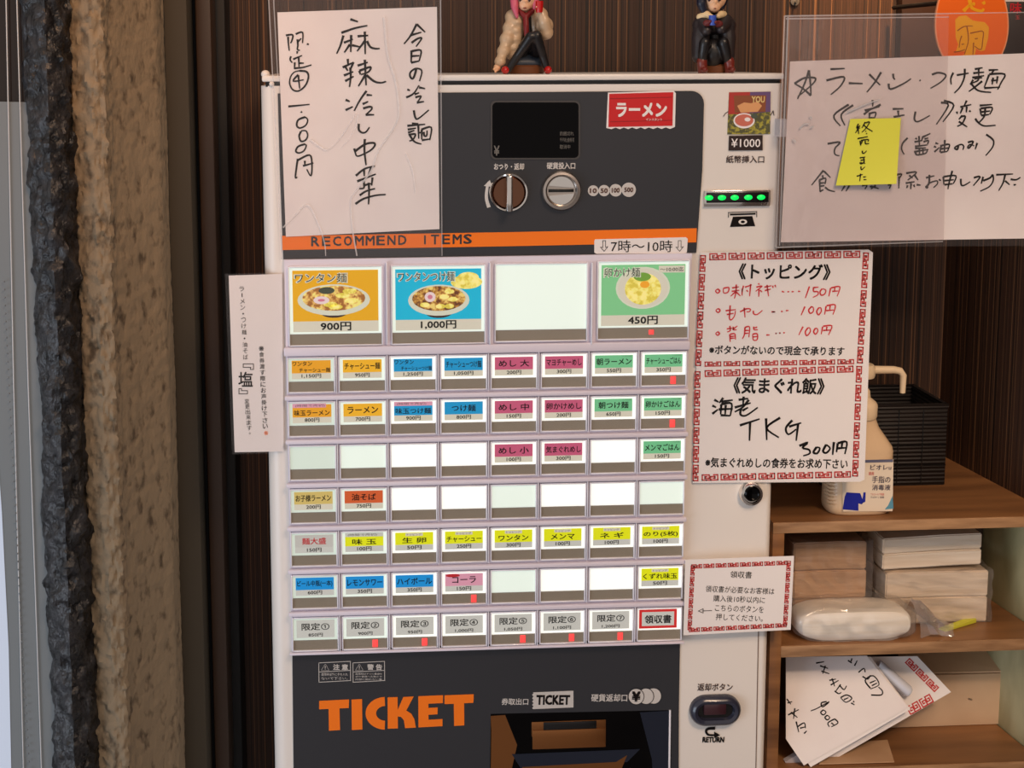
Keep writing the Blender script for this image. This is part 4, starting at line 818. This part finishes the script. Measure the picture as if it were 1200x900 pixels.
# pump bottle
bc = PZ(1010, 606, SHZ); yb = bc.y+.030
bt = thing('pump_bottle', 'translucent hand sanitiser pump bottle with white label on the shelf top', 'bottle', (P(1011,560,yb).x, yb, SHZ))
bx0, bx1 = P(973, 590, yb-.024).x, P(1050, 590, yb-.024).x; bxc = (bx0+bx1)/2; hw = (bx1-bx0)/2; hd = .026
zf = lambda py: P(1010, py, yb-.02).z
milk = mat('milky_bottle_plastic', rgb(226, 196, 160), .3, coat=.2); pumpw = mat('cream_pump_plastic', rgb(238, 214, 180), .35)
def sring(hw_, hd_, z, n=32, e=3.2, cx_=None):
    out = []
    for i in range(n):
        a_ = 2*math.pi*i/n; c_, s_ = math.cos(a_), math.sin(a_); out.append(((bxc if cx_ is None else cx_)+math.copysign(abs(c_)**(2/e), c_)*hw_, yb+math.copysign(abs(s_)**(2/e), s_)*hd_, z))
    return out
mb = MB(); zb_ = SHZ+.0005; zs = zf(527); zn = zf(494)
rings = [sring(hw*.93, hd*.9, zb_), sring(hw*.98, hd*.97, zb_+.003), sring(hw, hd, zb_+.008), sring(hw*.985, hd, zb_+.035), sring(hw, hd, zs-.004), sring(hw*.97, hd*.97, zs+.001), sring(hw*.78, hd*.86, zs+.012), sring(hw*.58, hd*.72, zs+.024, e=2.6), sring(.020, .018, zn, e=2), sring(.018, .018, zn+.004, e=2)]
loft(mb, rings, milk); mb.build('body', bt)
mb = MB(); cp = P(1011, 480, yb).x
mb.lathe((bxc, yb, 0), [(.0205,zn+.0005),(.0215,zn+.003),(.0215,zf(478)),(.0195,zf(475)),(.013,zf(470)),(.012,zf(462)),(.0105,zf(460)),(.0065,zf(458)),(.0065,zf(444))], pumpw, 28, 'Z'); mb.build('collar', bt)
mb = MB(); zh = zf(439); mb.lathe((bxc, yb, 0), [(.0165,zf(446)),(.0175,zf(443)),(.0175,zf(434)),(.015,zf(431)),(.006,zf(430))], pumpw, 24, 'Z')
nzx = P(1058, 450, yb).x; mb.tube([(bxc+.010, yb, zf(438)), (nzx-.012, yb, zf(438.5)), (nzx-.004, yb, zf(440)), (nzx, yb, zf(445)), (nzx, yb, zf(466))], [.0052,.0046,.0044,.0042,.0034], pumpw, 12); mb.build('pump_head', bt)
mb = MB()
for k in range(9): z = zb_+.012+k*.0045; mb.tube([(bxc-hw*.99, yb+.004, z-.001), (bxc-hw*.97, yb-hd*.72, z), (bxc-hw*.86, yb-hd*.93, z+.001)], .0006, milk, 6)
mb.build('ribbing', bt)
# flat label printed on the front face
LY = yb-hd-.0004
lab = mat('white_label_print', rgb(232, 214, 190), .45); blu = mat('royal_blue_print', rgb(22, 34, 150), .45); navy_i = mat('navy_ink', rgb(52, 44, 74), .5); skin_l = mat('peach_print', rgb(236, 176, 146), .5); teal = mat('teal_print', rgb(90,150,170), .5)
L = MB(); poly(L, [(986.5,539),(1047,538.5),(1046,599),(988,599.5)], LY, .0003, lab); lo = L.build('label', bt)
L = MB(); poly(L, [(1012,539),(1046.5,538.3),(1046.5,541.5),(1012,542.3)], LY-.0003, .0002, mat('slate_print', rgb(96,98,122), .5))
poly(L, [(992,577),(1008,578),(1012,588),(1010,591),(1006,590),(1006,598.5),(987.5,597),(990,582)], LY-.0003, .0002, blu); poly(L, [(1010,590),(1014,588),(1014.5,577),(1012,577)], LY-.0003, .0002, blu)
poly(L, [(1041,592),(1046,581),(1047,596),(1037,597)], LY-.0003, .0002, teal)
text(L, 'ビオレu', 1020, 544.5, 1044.5, 550.5, LY-.0006, navy_i, .01); text(L, '手指の', 1022, 558, 1043.5, 566, LY-.0006, navy_i, .01); text(L, '消毒液', 1022, 568, 1043.5, 574.5, LY-.0006, navy_i, .01)
text(L, '薬用', 1018, 553, 1024, 557, LY-.0006, redprint); text(L, 'アルコールで除菌', 1020, 578, 1036, 580.6, LY-.0006, redprint, 0, 1); text(L, 'すばやく消毒', 1020, 581.5, 1036, 584, LY-.0006, navy_i, 0, 1); L.build('print', lo)

# paper stacks in plastic bags
def paper_pack(name, label, px0, pyt, px1, zbase, hgt, y0, y1, m, n_layers, cat='paper stack', lean=0.0, group=None, film=True, sag=.002):
    x0, x1 = P(px0, pyt, y0).x, P(px1, pyt, y0).x; z0 = zbase; z1 = zbase+hgt; t = thing(name, label, cat, ((x0+x1)/2, (y0+y1)/2, z0), group); random.seed(int(px0+pyt))
    for k in range(n_layers):
        mb = MB(); za = z0+(z1-z0)*k/n_layers; zb2 = z0+(z1-z0)*(k+1)/n_layers-.0006; j0, j1 = random.uniform(0,.003), random.uniform(-.004,.001); yo = random.uniform(0,.003)
        bm = bmesh.new(); bmesh.ops.create_cube(bm, size=1); bmesh.ops.subdivide_edges(bm, edges=bm.edges[:], cuts=4, use_grid_fill=True)
        for v in bm.verts:
            u, w, h_ = v.co.x+.5, v.co.y+.5, v.co.z+.5
            v.co = Vector((x0+j0+(x1+j1-x0-j0)*u, y0+yo+(y1-y0-yo)*w, za+(zb2-za)*h_ + lean*(u-.5) + mn.noise(Vector((u*4+k, w*3, px0)))*sag + (math.sin(u*math.pi)-1)*sag))
        bmesh.ops.bevel(bm, geom=[e for e in bm.edges if e.calc_face_angle(0) > 1], offset=.0015, segments=2, affect='EDGES')
        mb.bm(bm, m, True); mb.build('sheet_bundle', t)
    return t
kraft = mat('cream_bag_paper', rgb(206, 182, 156), .7); add_noise(kraft, rgb(224,204,180), rgb(240,224,204), (12,12,140), 4, bump=.4, bdist=.002)
kraft_d = mat('light_brown_bag_paper', rgb(176, 138, 104), .7); add_noise(kraft_d, rgb(190,150,114), rgb(212,174,138), (12,12,140), 4, bump=.4, bdist=.002)
def bag(t, px0, pyt, px1, zbase, hgt, y0, y1, m=None, seed=1):
    x0, x1 = P(px0, pyt, y0).x, P(px1, pyt, y0).x; z0 = zbase; z1 = zbase+hgt; mb = MB(); bm = bmesh.new(); bmesh.ops.create_cube(bm, size=1); bmesh.ops.subdivide_edges(bm, edges=bm.edges[:], cuts=11, use_grid_fill=True)
    for v in bm.verts:
        u, w, h_ = v.co.x+.5, v.co.y+.5, v.co.z+.5; q = Vector((x0+(x1-x0)*u, y0+(y1-y0)*w, z0+(z1-z0)*h_)); nn_ = Vector((mn.noise(q*70+Vector((seed,0,0))), mn.noise(q*80+Vector((0,seed,0))), mn.noise(q*75)))
        q = q + nn_*.0022; q.z = max(q.z, z0); q.y = min(max(q.y, y0-.002), SB-.0015); v.co = q
    mb.bm(bm, m or wrap_m, False); return mb.build('plastic_bag', t)
YP = SF+.052; XRB = clip_top(SB)-.014
hA = P(970, 636, YP).z-zm1; t = paper_pack('paper_stack', 'light brown paper stack in a clear bag on the middle shelf, left side', 930, 650, 1018, zm1+.0006, hA, YP, SB-.004, kraft_d, 3, sag=.0008)
bag(t, 928, 633, 1024, zm1+.0003, hA+.002, YP-.001, SB-.002, seed=8)
hB = P(1100, 670, YP).z-zm1; t = paper_pack('paper_stack', 'lower cream paper stack in a clear bag on the middle shelf, right side', 1036, 690, 1160, zm1+.0006, hB, YP, SB-.004, kraft, 2, sag=.0008)
bag(t, 1026, 690, 1163, zm1+.0003, hB+.0008, YP-.001, SB-.002, seed=3)
hC = P(1100, 628, YP).z-zm1-hB-.006; t = paper_pack('paper_stack', 'upper cream paper stack lying on the lower one, right side of middle shelf', 1034, 650, 1152, zm1+hB+.0052, hC, YP+.003, SB-.004, kraft, 2, lean=.004, sag=.0006)
# wrapped tissue pack
tp = thing('tissue_pack', 'white paper towel pack in crinkled clear wrap at the front of the middle shelf', 'tissue pack', (P(1002,740,SF+.02).x, SF+.03, zm1))
tis = mat('white_tissue', rgb(244, 236, 224), .75); add_noise(tis, rgb(246,238,224), rgb(253,249,242), (8,8,220), 3, bump=.3, bdist=.001)
def pillow(mb, x0, x1, y0, y1, z0, z1, m, r, ntop=0, off=Vector((0,0,0)), amp=0, seed=0, sub=10):
    bm = bmesh.new(); bmesh.ops.create_cube(bm, size=1); bmesh.ops.subdivide_edges(bm, edges=bm.edges[:], cuts=sub, use_grid_fill=True)
    for v in bm.verts:
        u, w, h_ = v.co.x*2, v.co.y*2, v.co.z*2
        k = 1-.5*max(0, abs(h_))**2*.18; e = (1-.12*abs(h_)**3)
        s_ = (1-.10*abs(u)**4)
        q = Vector(((x0+x1)/2+(x1-x0)/2*u*e*(1-.07*abs(w)**4), (y0+y1)/2+(y1-y0)/2*w*e*s_, (z0+z1)/2+(z1-z0)/2*h_*(1-.22*abs(u)**5)))
        if amp: q += Vector((mn.noise(q*60+Vector((seed,0,0))), mn.noise(q*66), mn.noise(q*58)))*amp
        q.z = max(q.z, z0+.0003); v.co = q
    mb.bm(bm, m, True)
px_a, px_b = P(933, 745, SF+.01).x, P(1072, 745, SF+.01).x
mb = MB(); pillow(mb, px_a+.002, px_b-.002, SF+.006, SF+.058, zm1+.0006, zm1+.036, tis, .01); mb.build('towel_bundle', tp)
mb = MB(); pillow(mb, px_a-.003, px_b+.004, SF+.0015, SF+.064, zm1+.0002, zm1+.042, wrap_m, .01, amp=.0028, seed=5, sub=26)
# the loose twisted end of the wrap
def crumple(mb, pts, m, seed):
    n = 9; vs = []; fs = []
    for i, (p, w_, h_) in enumerate(pts):
        for k in range(n):
            t = k/(n-1); q = Vector(p)+Vector((0, (t-.5)*w_, h_*math.sin(t*math.pi))); q += Vector((mn.noise(q*90+Vector((seed,0,0))), mn.noise(q*100), mn.noise(q*95)))*.009; q.z = max(q.z, zm1+.0006); q.y = min(q.y, SF+.059); vs.append(q)
    for i in range(len(pts)-1):
        for k in range(n-1): a_ = i*n+k; fs.append((a_, a_+1, a_+n+1, a_+n))
    mb.raw(vs, fs, m, False)
X2 = lambda px: P(px, 740, SF+.03).x
crumple(mb, [((X2(1068), SF+.032, zm1+.004), .055, .036), ((X2(1078), SF+.032, zm1+.003), .050, .034), ((X2(1086), SF+.032, zm1+.002), .046, .026), ((X2(1094), SF+.030, zm1+.002), .044, .020), ((X2(1101), SF+.030, zm1+.001), .040, .014), ((X2(1107), SF+.028, zm1+.001), .036, .010), ((X2(1112), SF+.028, zm1+.001), .034, .004)], wrap_end, 3)
mb.build('clear_wrap', tp)
tg = thing('paper_tag', 'small yellow paper tag lying on the middle shelf board', 'tag', (X2(1122), SF+.03, zm1))
mb = MB(); q = [PZ(*p_, zm1+.0022) for p_ in ((1100,736),(1141,723.5),(1144,728),(1108,739))]
ytag = mat('yellow_green_paper', rgb(206, 206, 60), .6); mb.raw([(v.x, v.y, zm1+.0006) for v in q]+[(v.x, v.y, v.z+(.003 if i in (1,2) else 0)) for i, v in enumerate(q)], [(0,1,2,3),(4,5,6,7),(0,1,5,4),(1,2,6,5),(2,3,7,6),(3,0,4,7)], ytag); mb.build('tag', tg)

# bottom cubby
cb_m = mat('tan_cardboard', rgb(196, 158, 122), .8); add_noise(cb_m, rgb(208,174,140), rgb(222,190,156), (10,10,10), 5)
zf2 = zb1
bx = thing('cardboard_box', 'tan cardboard box with a folded lid in the bottom cubby', 'box', (P(1105,840,SF+.09).x, SF+.12, zb1))
BYF = SF+.094; x0, x1, _, z1 = rect(1036, 791, 1176, 870, BYF)
mb = MB(); mb.bbox(x0, x1, BYF, SB-.002, zb1+.0004, z1, cb_m, .001); mb.build('carton', bx)
mb = MB(); zl = z1+.001; mb.prism([(x0+.02, BYF+.004, zl), (x1, BYF, zl), (x1-.002, SB-.004, zl+.016), (x0+.035, SB-.004, zl+.018)], (0,0,.0018), cb_m); mb.build('lid_flap', bx)
mb = MB()
for px, py in ((1136,819),(1178-4,808)): p = P(px, py, BYF); mb.tube([(p.x-.002, BYF-.0008, p.z+.001), (p.x+.003, BYF-.0008, p.z-.001)], .0009, steel, 6)
mb.build('staple', bx)
def tilted(px, py, Yb):      # sheets lean back: depth grows with height
    p = P(px, py, Yb); return p
cdn = thing('card_sheet', 'light brown card lying flat at the bottom of the lowest cubby', 'card', (P(1010,880,SF+.05).x, SF+.05, zb1))
mb = MB(); q = [PZ(*p_, zb1+.001) for p_ in ((960,896),(1048,893.5),(1040,868),(975,872))]; q = [Vector((v.x, min(v.y, BYF-.003), v.z)) for v in q]; mb.prism(q, (0,0,.0012), kraft_d); mb.build('card', cdn)
LT = lambda py: (900-py)/131*.05
def lean_sheet(name, label, pts, Y, m, cat='notice'):
    t = thing(name, label, cat, P(pts[0][0], pts[0][1], Y)); mb = MB(); mb.prism([P(x, y, Y+LT(y)) for x, y in pts], (0,.0006,0), m); mb.build('paper', t); return t
s2 = lean_sheet('paper_notice', 'spare red-bordered notice leaning behind the others in the lowest cubby', [(1000,770),(1075,769),(1114.5,811),(962,899),(940,880)], SF+.018, paperw)
mb = MB(); f2 = lambda a_, b_: P(a_, b_, SF+.018+LT(b_)-.0004); meander(mb, (1065,770), (1101,806), 3, 8, redprint, f2, 1.5); meander(mb, (1091,813.5), (1062,830), 2, -8, redprint, f2, 1.5); mb.build('border', s2)
s3 = thing('plastic_roll', 'white rolled plastic sleeve lying between the leaning notices', 'roll', P(1050,800,SF+.035))
mb = MB(); rm = mat('bluish_white_plastic', rgb(224, 228, 240), .2, coat=.5)
a0, a1 = P(1028, 779, SF+.011+LT(779)), P(1066, 812, SF+.011+LT(812)); mb.tube([a0, a0.lerp(a1, .5), a0.lerp(a1, .93), a1], [.0078,.0078,.0078,.0055], rm, 16); mb.build('roll', s3)
s1 = lean_sheet('paper_notice', 'handwritten price sheet leaning at an angle in the lowest cubby', [(921,770),(1016,768.5),(1064.5,829),(942,897),(921,866)], SF+.001, paper)
mb = MB(); f3 = lambda a_, b_: P(a_, b_, SF+.001+LT(b_)-.0005)
strokes(mb, '570,90 600,110|620,130 640,90|600,75 590,110|650,180 690,150 700,180|680,210 720,230 740,200|740,300 700,240 760,205 805,270 740,305|735,260 780,240|750,280 790,260|745,350 820,350 830,320 800,290|330,110 390,100|360,130 420,150|370,170 430,190|400,130 380,190|430,240 480,230|440,275 500,240|450,225 470,285|510,280 540,310 560,280|515,270 480,320|470,320 500,340 520,330|515,370 560,350 600,375 555,405 515,370|540,385 575,370|595,410 620,425|610,395 618,405|410,400 370,410 380,440 430,400 340,450 290,470|385,462 365,482 385,500 405,480 385,462|415,502 397,520 415,538 433,520 415,502|470,530 495,560 445,590|470,530 420,560 430,590|445,560 470,580|110,380 140,420|115,410 150,400|120,500 200,460|170,450 160,530|140,480 190,520|190,590 240,560 250,600|210,600 250,590|180,550 200,630|240,640 260,620', 905, 760, 6.43, 0, 1.6, ink, f3); mb.build('handwriting', s1)
s4 = lean_sheet('paper_notice', 'plain white sheet tucked just behind the handwritten price sheet', [(1000,771),(1020,769.5),(1067,831),(950,899),(944,890)], SF+.0026, paperw)
s5 = thing('plastic_holder', 'small clear glossy plastic holder at the lower left of the lowest cubby', 'holder', P(930,890,SF+.02))
mb = MB(); poly(mb, [(920,893),(937,883),(947,897),(930,912)], SF+.016, .008, mat('cloudy_clear_plastic', rgb(214,208,214), .12, trans=.3)); mb.build('holder', s5)

# ------------------------------------------------------------------ figurines on the lid
LZ = ZT+.0075
def fused(name, parent, m, limbs, vox=.0012):
    """tapered limbs and balls welded into one continuous skin"""
    mb = MB()
    for kind, *a_ in limbs:
        if kind == 'limb':
            pts, rad = a_; fine = []; fr = []
            for i in range(len(pts)-1):
                for k in range(5): t = k/5; fine.append(Vector(pts[i]).lerp(Vector(pts[i+1]), t)); fr.append(rad[i]+(rad[i+1]-rad[i])*t)
            fine.append(Vector(pts[-1])); fr.append(rad[-1]); mb.tube(fine, fr, m, 12)
            for p_, r_ in zip(pts, rad): mb.ball(p_, r_, m, n=12)
        else: mb.ball(a_[0], a_[1], m, a_[2] if len(a_) > 2 else (1,1,1), 16)
    o = mb.build(name, None); rm_ = o.modifiers.new('r', 'REMESH'); rm_.mode = 'VOXEL'; rm_.voxel_size = vox; rm_.use_smooth_shade = True
    sm_ = o.modifiers.new('s', 'SMOOTH'); sm_.iterations = 4; sm_.factor = .5
    dg = bpy.context.evaluated_depsgraph_get(); dg.update(); me = bpy.data.meshes.new_from_object(o.evaluated_get(dg)); me.materials.clear(); me.materials.append(m); me.name = name
    bpy.data.objects.remove(o); n_o = bpy.data.objects.new(name, me); C.objects.link(n_o)
    for p_ in me.polygons: p_.use_smooth = True
    if parent: n_o.parent = parent; n_o.matrix_parent_inverse = parent.matrix_world.inverted()
    return n_o
skin = mat('figure_skin', rgb(240, 190, 150), .4); blk = mat('black_tights', rgb(24, 22, 24), .35); puff = mat('cream_puffer', rgb(206, 176, 142), .4, coat=.3); redp = mat('glossy_red', rgb(196, 22, 22), .25, coat=.4)
pinkh = mat('pink_hair', rgb(214, 96, 120), .4); slate = mat('slate_skirt', rgb(52, 62, 76), .45); darkred = mat('dark_red_cloth', rgb(120, 14, 18), .5); seat_m = mat('brown_seat', rgb(110, 62, 30), .5)
FYG = .035
def G(px, py, dy=0.0): return P(px, py, FYG+dy)
f1 = thing('figurine', 'seated toy figure in a cream puffer jacket with red shoes and a red cup', 'figurine', (G(618,88).x, FYG, LZ))
fb = fused('body', f1, blk, [('limb', [G(617,68,.03), G(612,60,.012), G(622,43,-.012)], [.0085,.008,.0062]), ('limb', [G(622,43,-.012), G(606,66,-.004), G(593,85,-.004)], [.0060,.0050,.0036]),
  ('limb', [G(625,68,.03), G(628,60,.012), G(629,42,-.012)], [.0085,.008,.0062]), ('limb', [G(629,42,-.012), G(636,65,-.004), G(642,84,-.004)], [.0060,.0050,.0036]), ('limb', [G(620,70,.03), G(618,50,.024), G(617,22,.02)], [.014,.012,.009])])
hd_ = fused('head', f1, skin, [('ball', G(616,-4,.014), .0155, (1,1,1.05)), ('limb', [G(616,8,.016), G(616,20,.02)], [.006,.005]), ('ball', G(615,6,.006), .0075, (1,.9,.9)), ('ball', G(615.5,2,-.001), .0015)], .0011)
ed = mat('eye_dark', rgb(60,30,30), .3)
for px in (609.5, 620.5): mb = MB(); mb.ball(G(px, -1, -.0015), .0020, ed, (1,.5,1.4), 10); mb.build('eye', hd_)
mb = MB(); mb.ball(G(615, 9.5, -.0012), .0014, darkred, (1.6,.5,.5), 8); mb.build('mouth', hd_)
fused('hair', f1, pinkh, [('ball', G(616,-10,.021), .0175, (1.05,1,1)), ('limb', [G(603,-8,.008), G(603,8,.004), G(606,20,.003)], [.006,.0045,.002]), ('limb', [G(628,-8,.008), G(627,4,.006), G(626,10,.006)], [.006,.004,.002]), ('limb', [G(606,-12,.0), G(616,-15,-.004), G(627,-11,.0)], [.005,.006,.005])], .0011)
jl = []
L1 = [G(601,20,.016), G(598,33,.012), G(594,46,.008), G(590,60,.004), G(586,72,.0)]; 
for i, p_ in enumerate(L1): jl.append(('ball', p_, (.0095,.0092,.0088,.0078,.0068)[i], (1,1,.95)))
jl.append(('limb', L1, [.0075,.0075,.007,.006,.0055]))
L2 = [G(633,18,.016), G(638,30,.006), G(640,38,-.002)]
for i, p_ in enumerate(L2): jl.append(('ball', p_, (.0095,.0105,.0085)[i]))
jl.append(('limb', [G(640,38,-.002), G(638,25,-.008), G(634,14,-.008)], [.0075,.007,.005]))
jl += [('limb', [G(606,18,.016), G(604,40,.014), G(601,62,.014)], [.009,.0095,.009]), ('limb', [G(629,18,.018), G(628,30,.018), G(630,52,.022)], [.009,.008,.007])]
for y in (26, 36, 46, 56): jl.append(('ball', G(604.5-(y-26)*.12, y, .0125), .0098, (.9,1,.6)))
fused('puffer_jacket', f1, puff, jl, .0012)
fused('hand', f1, skin, [('ball', G(582.5,79,.0), .0042), ('limb', [G(583,79,0), G(579,81,-.003)], [.0025,.0016]), ('limb', [G(583,81,0), G(580.5,84,-.003)], [.0022,.0015])], .0007)
fused('hand', f1, skin, [('ball', G(633.5,11,-.009), .004), ('limb', [G(632,10,-.011), G(629,8,-.016)], [.0018,.0014]), ('limb', [G(634,8,-.011), G(630,5,-.016)], [.0018,.0014])], .0007)
mb = MB(); p_ = G(632, 8, -.014); mb.lathe((p_.x, p_.y, p_.z), [(.0036,-.0065),(.0044,.0),(.0046,.0065),(.0040,.0065),(.0036,.002)], redp, 20, 'Z'); mb.build('cup', f1)
fused('scarf', f1, darkred, [('limb', [G(609,13,.007), G(616,20,.003), G(624,13,.007)], [.003,.0035,.003]), ('limb', [G(616,20,.003), G(616.5,30,.0), G(617,41,.0)], [.0035,.0034,.003])], .0008)
for x, y in ((592,88), (642,88)): mb = MB(); p_ = G(x, y, -.006); mb.ball((p_.x, p_.y, LZ+.0046), .0046, redp, (1,1.5,1), 14); mb.build('shoe', f1)
mb = MB(); mb.lathe((G(616,80,.02).x, FYG+.02, 0), [(.021,LZ+.0003),(.022,LZ+.008),(.020,G(0,79).z)], seat_m, 24, 'Z'); mb.build('stool', f1)
fused('skirt', f1, slate, [('limb', [G(606,74,.012), G(630,74,.012)], [.0075,.0075]), ('ball', G(618,70,.022), .014, (1.3,1,.7))], .0012)

f2_ = thing('figurine', 'seated toy figure in a dark cape with brown boots and a blue cup', 'figurine', (G(836,88).x, FYG, LZ))
cape = mat('charcoal_cape', rgb(48, 42, 44), .4); boot = mat('brown_red_boots', rgb(116, 42, 34), .3, coat=.3); navyh = mat('navy_hair', rgb(26, 30, 48), .35); cream = mat('cream_collar', rgb(232, 206, 160), .5); bcup = mat('blue_cup', rgb(60, 90, 190), .3); wine = mat('wine_mitten', rgb(104, 36, 36), .5)
fused('body', f2_, blk, [('limb', [G(832,66,.03), G(826,56,.01), G(826,50,-.008)], [.009,.008,.0065]), ('limb', [G(826,50,-.008), G(824,62,-.006), G(823,72,-.004)], [.0065,.006,.005]), ('limb', [G(842,66,.03), G(847,56,.01), G(848,50,-.008)], [.009,.008,.0065]), ('limb', [G(848,50,-.008), G(851,62,-.006), G(853,72,-.004)], [.0065,.006,.005]), ('limb', [G(837,70,.026), G(837,20,.02)], [.014,.009]), ('ball', G(837,62,.006), .013, (1,.8,1.3))])
hd2 = fused('head', f2_, skin, [('ball', G(837,-4,.014), .0155, (1,1,1.05)), ('limb', [G(837,8,.016), G(837,18,.02)], [.006,.005]), ('ball', G(837.5,7,.006), .0075, (1,.9,.9)), ('ball', G(838,3,-.001), .0015)], .0011)
for px in (831, 843): mb = MB(); mb.ball(G(px, -1, -.0015), .0020, ed, (1,.5,1.4), 10); mb.build('eye', hd2)
mb = MB(); mb.ball(G(838, 10, -.0008), .0012, darkred, (1.4,.5,.5), 8); mb.build('mouth', hd2)
fused('hair', f2_, navyh, [('ball', G(837,-9,.021), .018, (1.05,1,1)), ('limb', [G(823,-8,.010), G(822,4,.008), G(825,14,.008)], [.007,.006,.004]), ('limb', [G(848,-8,.010), G(848,2,.010), G(846,9,.010)], [.006,.0045,.003]), ('limb', [G(826,-8,.0), G(837,-13,-.004), G(848,-8,.0)], [.0055,.006,.005])], .0011)
fused('collar', f2_, cream, [('limb', [G(820,20,.010), G(828,17,.006), G(834,20,.002)], [.0042,.0045,.003]), ('limb', [G(842,19,.002), G(845,17,.006), G(848,17,.010)], [.003,.0045,.0042])], .0009)
fused('cape', f2_, cape, [('limb', [G(824,26,.014), G(821,44,.010), G(819,66,.008)], [.0105,.0105,.0085]), ('limb', [G(850,26,.014), G(853,44,.012), G(853,66,.010)], [.0100,.0095,.0078]), ('limb', [G(824,26,.012), G(828,36,-.004)], [.0095,.006]), ('limb', [G(850,26,.012), G(845,34,-.004)], [.0095,.006]), ('limb', [G(822,30,.014), G(852,30,.014)], [.011,.011]), ('limb', [G(823,55,.008), G(816,68,.008)], [.008,.005])])
mb = MB(); p_ = G(835, 24, -.011); mb.lathe((p_.x, p_.y, p_.z), [(.0034,-.0055),(.0042,.0),(.0044,.0058),(.0038,.0058),(.003,.002)], bcup, 18, 'Z'); mb.build('cup', f2_)
for px, py in ((829,27), (842,28)): fused('mitten', f2_, wine, [('ball', G(px,py,-.009), .0045, (1.2,1,.9)), ('limb', [G(px,py,-.010), G((px+835)/2,py-2,-.014)], [.003,.002])], .0007)
for px in (822.5, 854.5): fused('boot', f2_, boot, [('limb', [G(px,72,-.004), G(px+.5,84,-.004), Vector((G(px+.5,84).x, FYG-.004, LZ+.0048))], [.0062,.0055,.0048]), ('ball', Vector((G(px+.5,84).x, FYG-.008, LZ+.0040)), .0040, (1.1,1.9,.95))], .0009)
mb = MB(); mb.lathe((G(839,80,.02).x, FYG+.02, 0), [(.019,LZ+.0003),(.020,LZ+.008),(.018,G(0,79).z)], seat_m, 24, 'Z'); mb.build('stool', f2_)
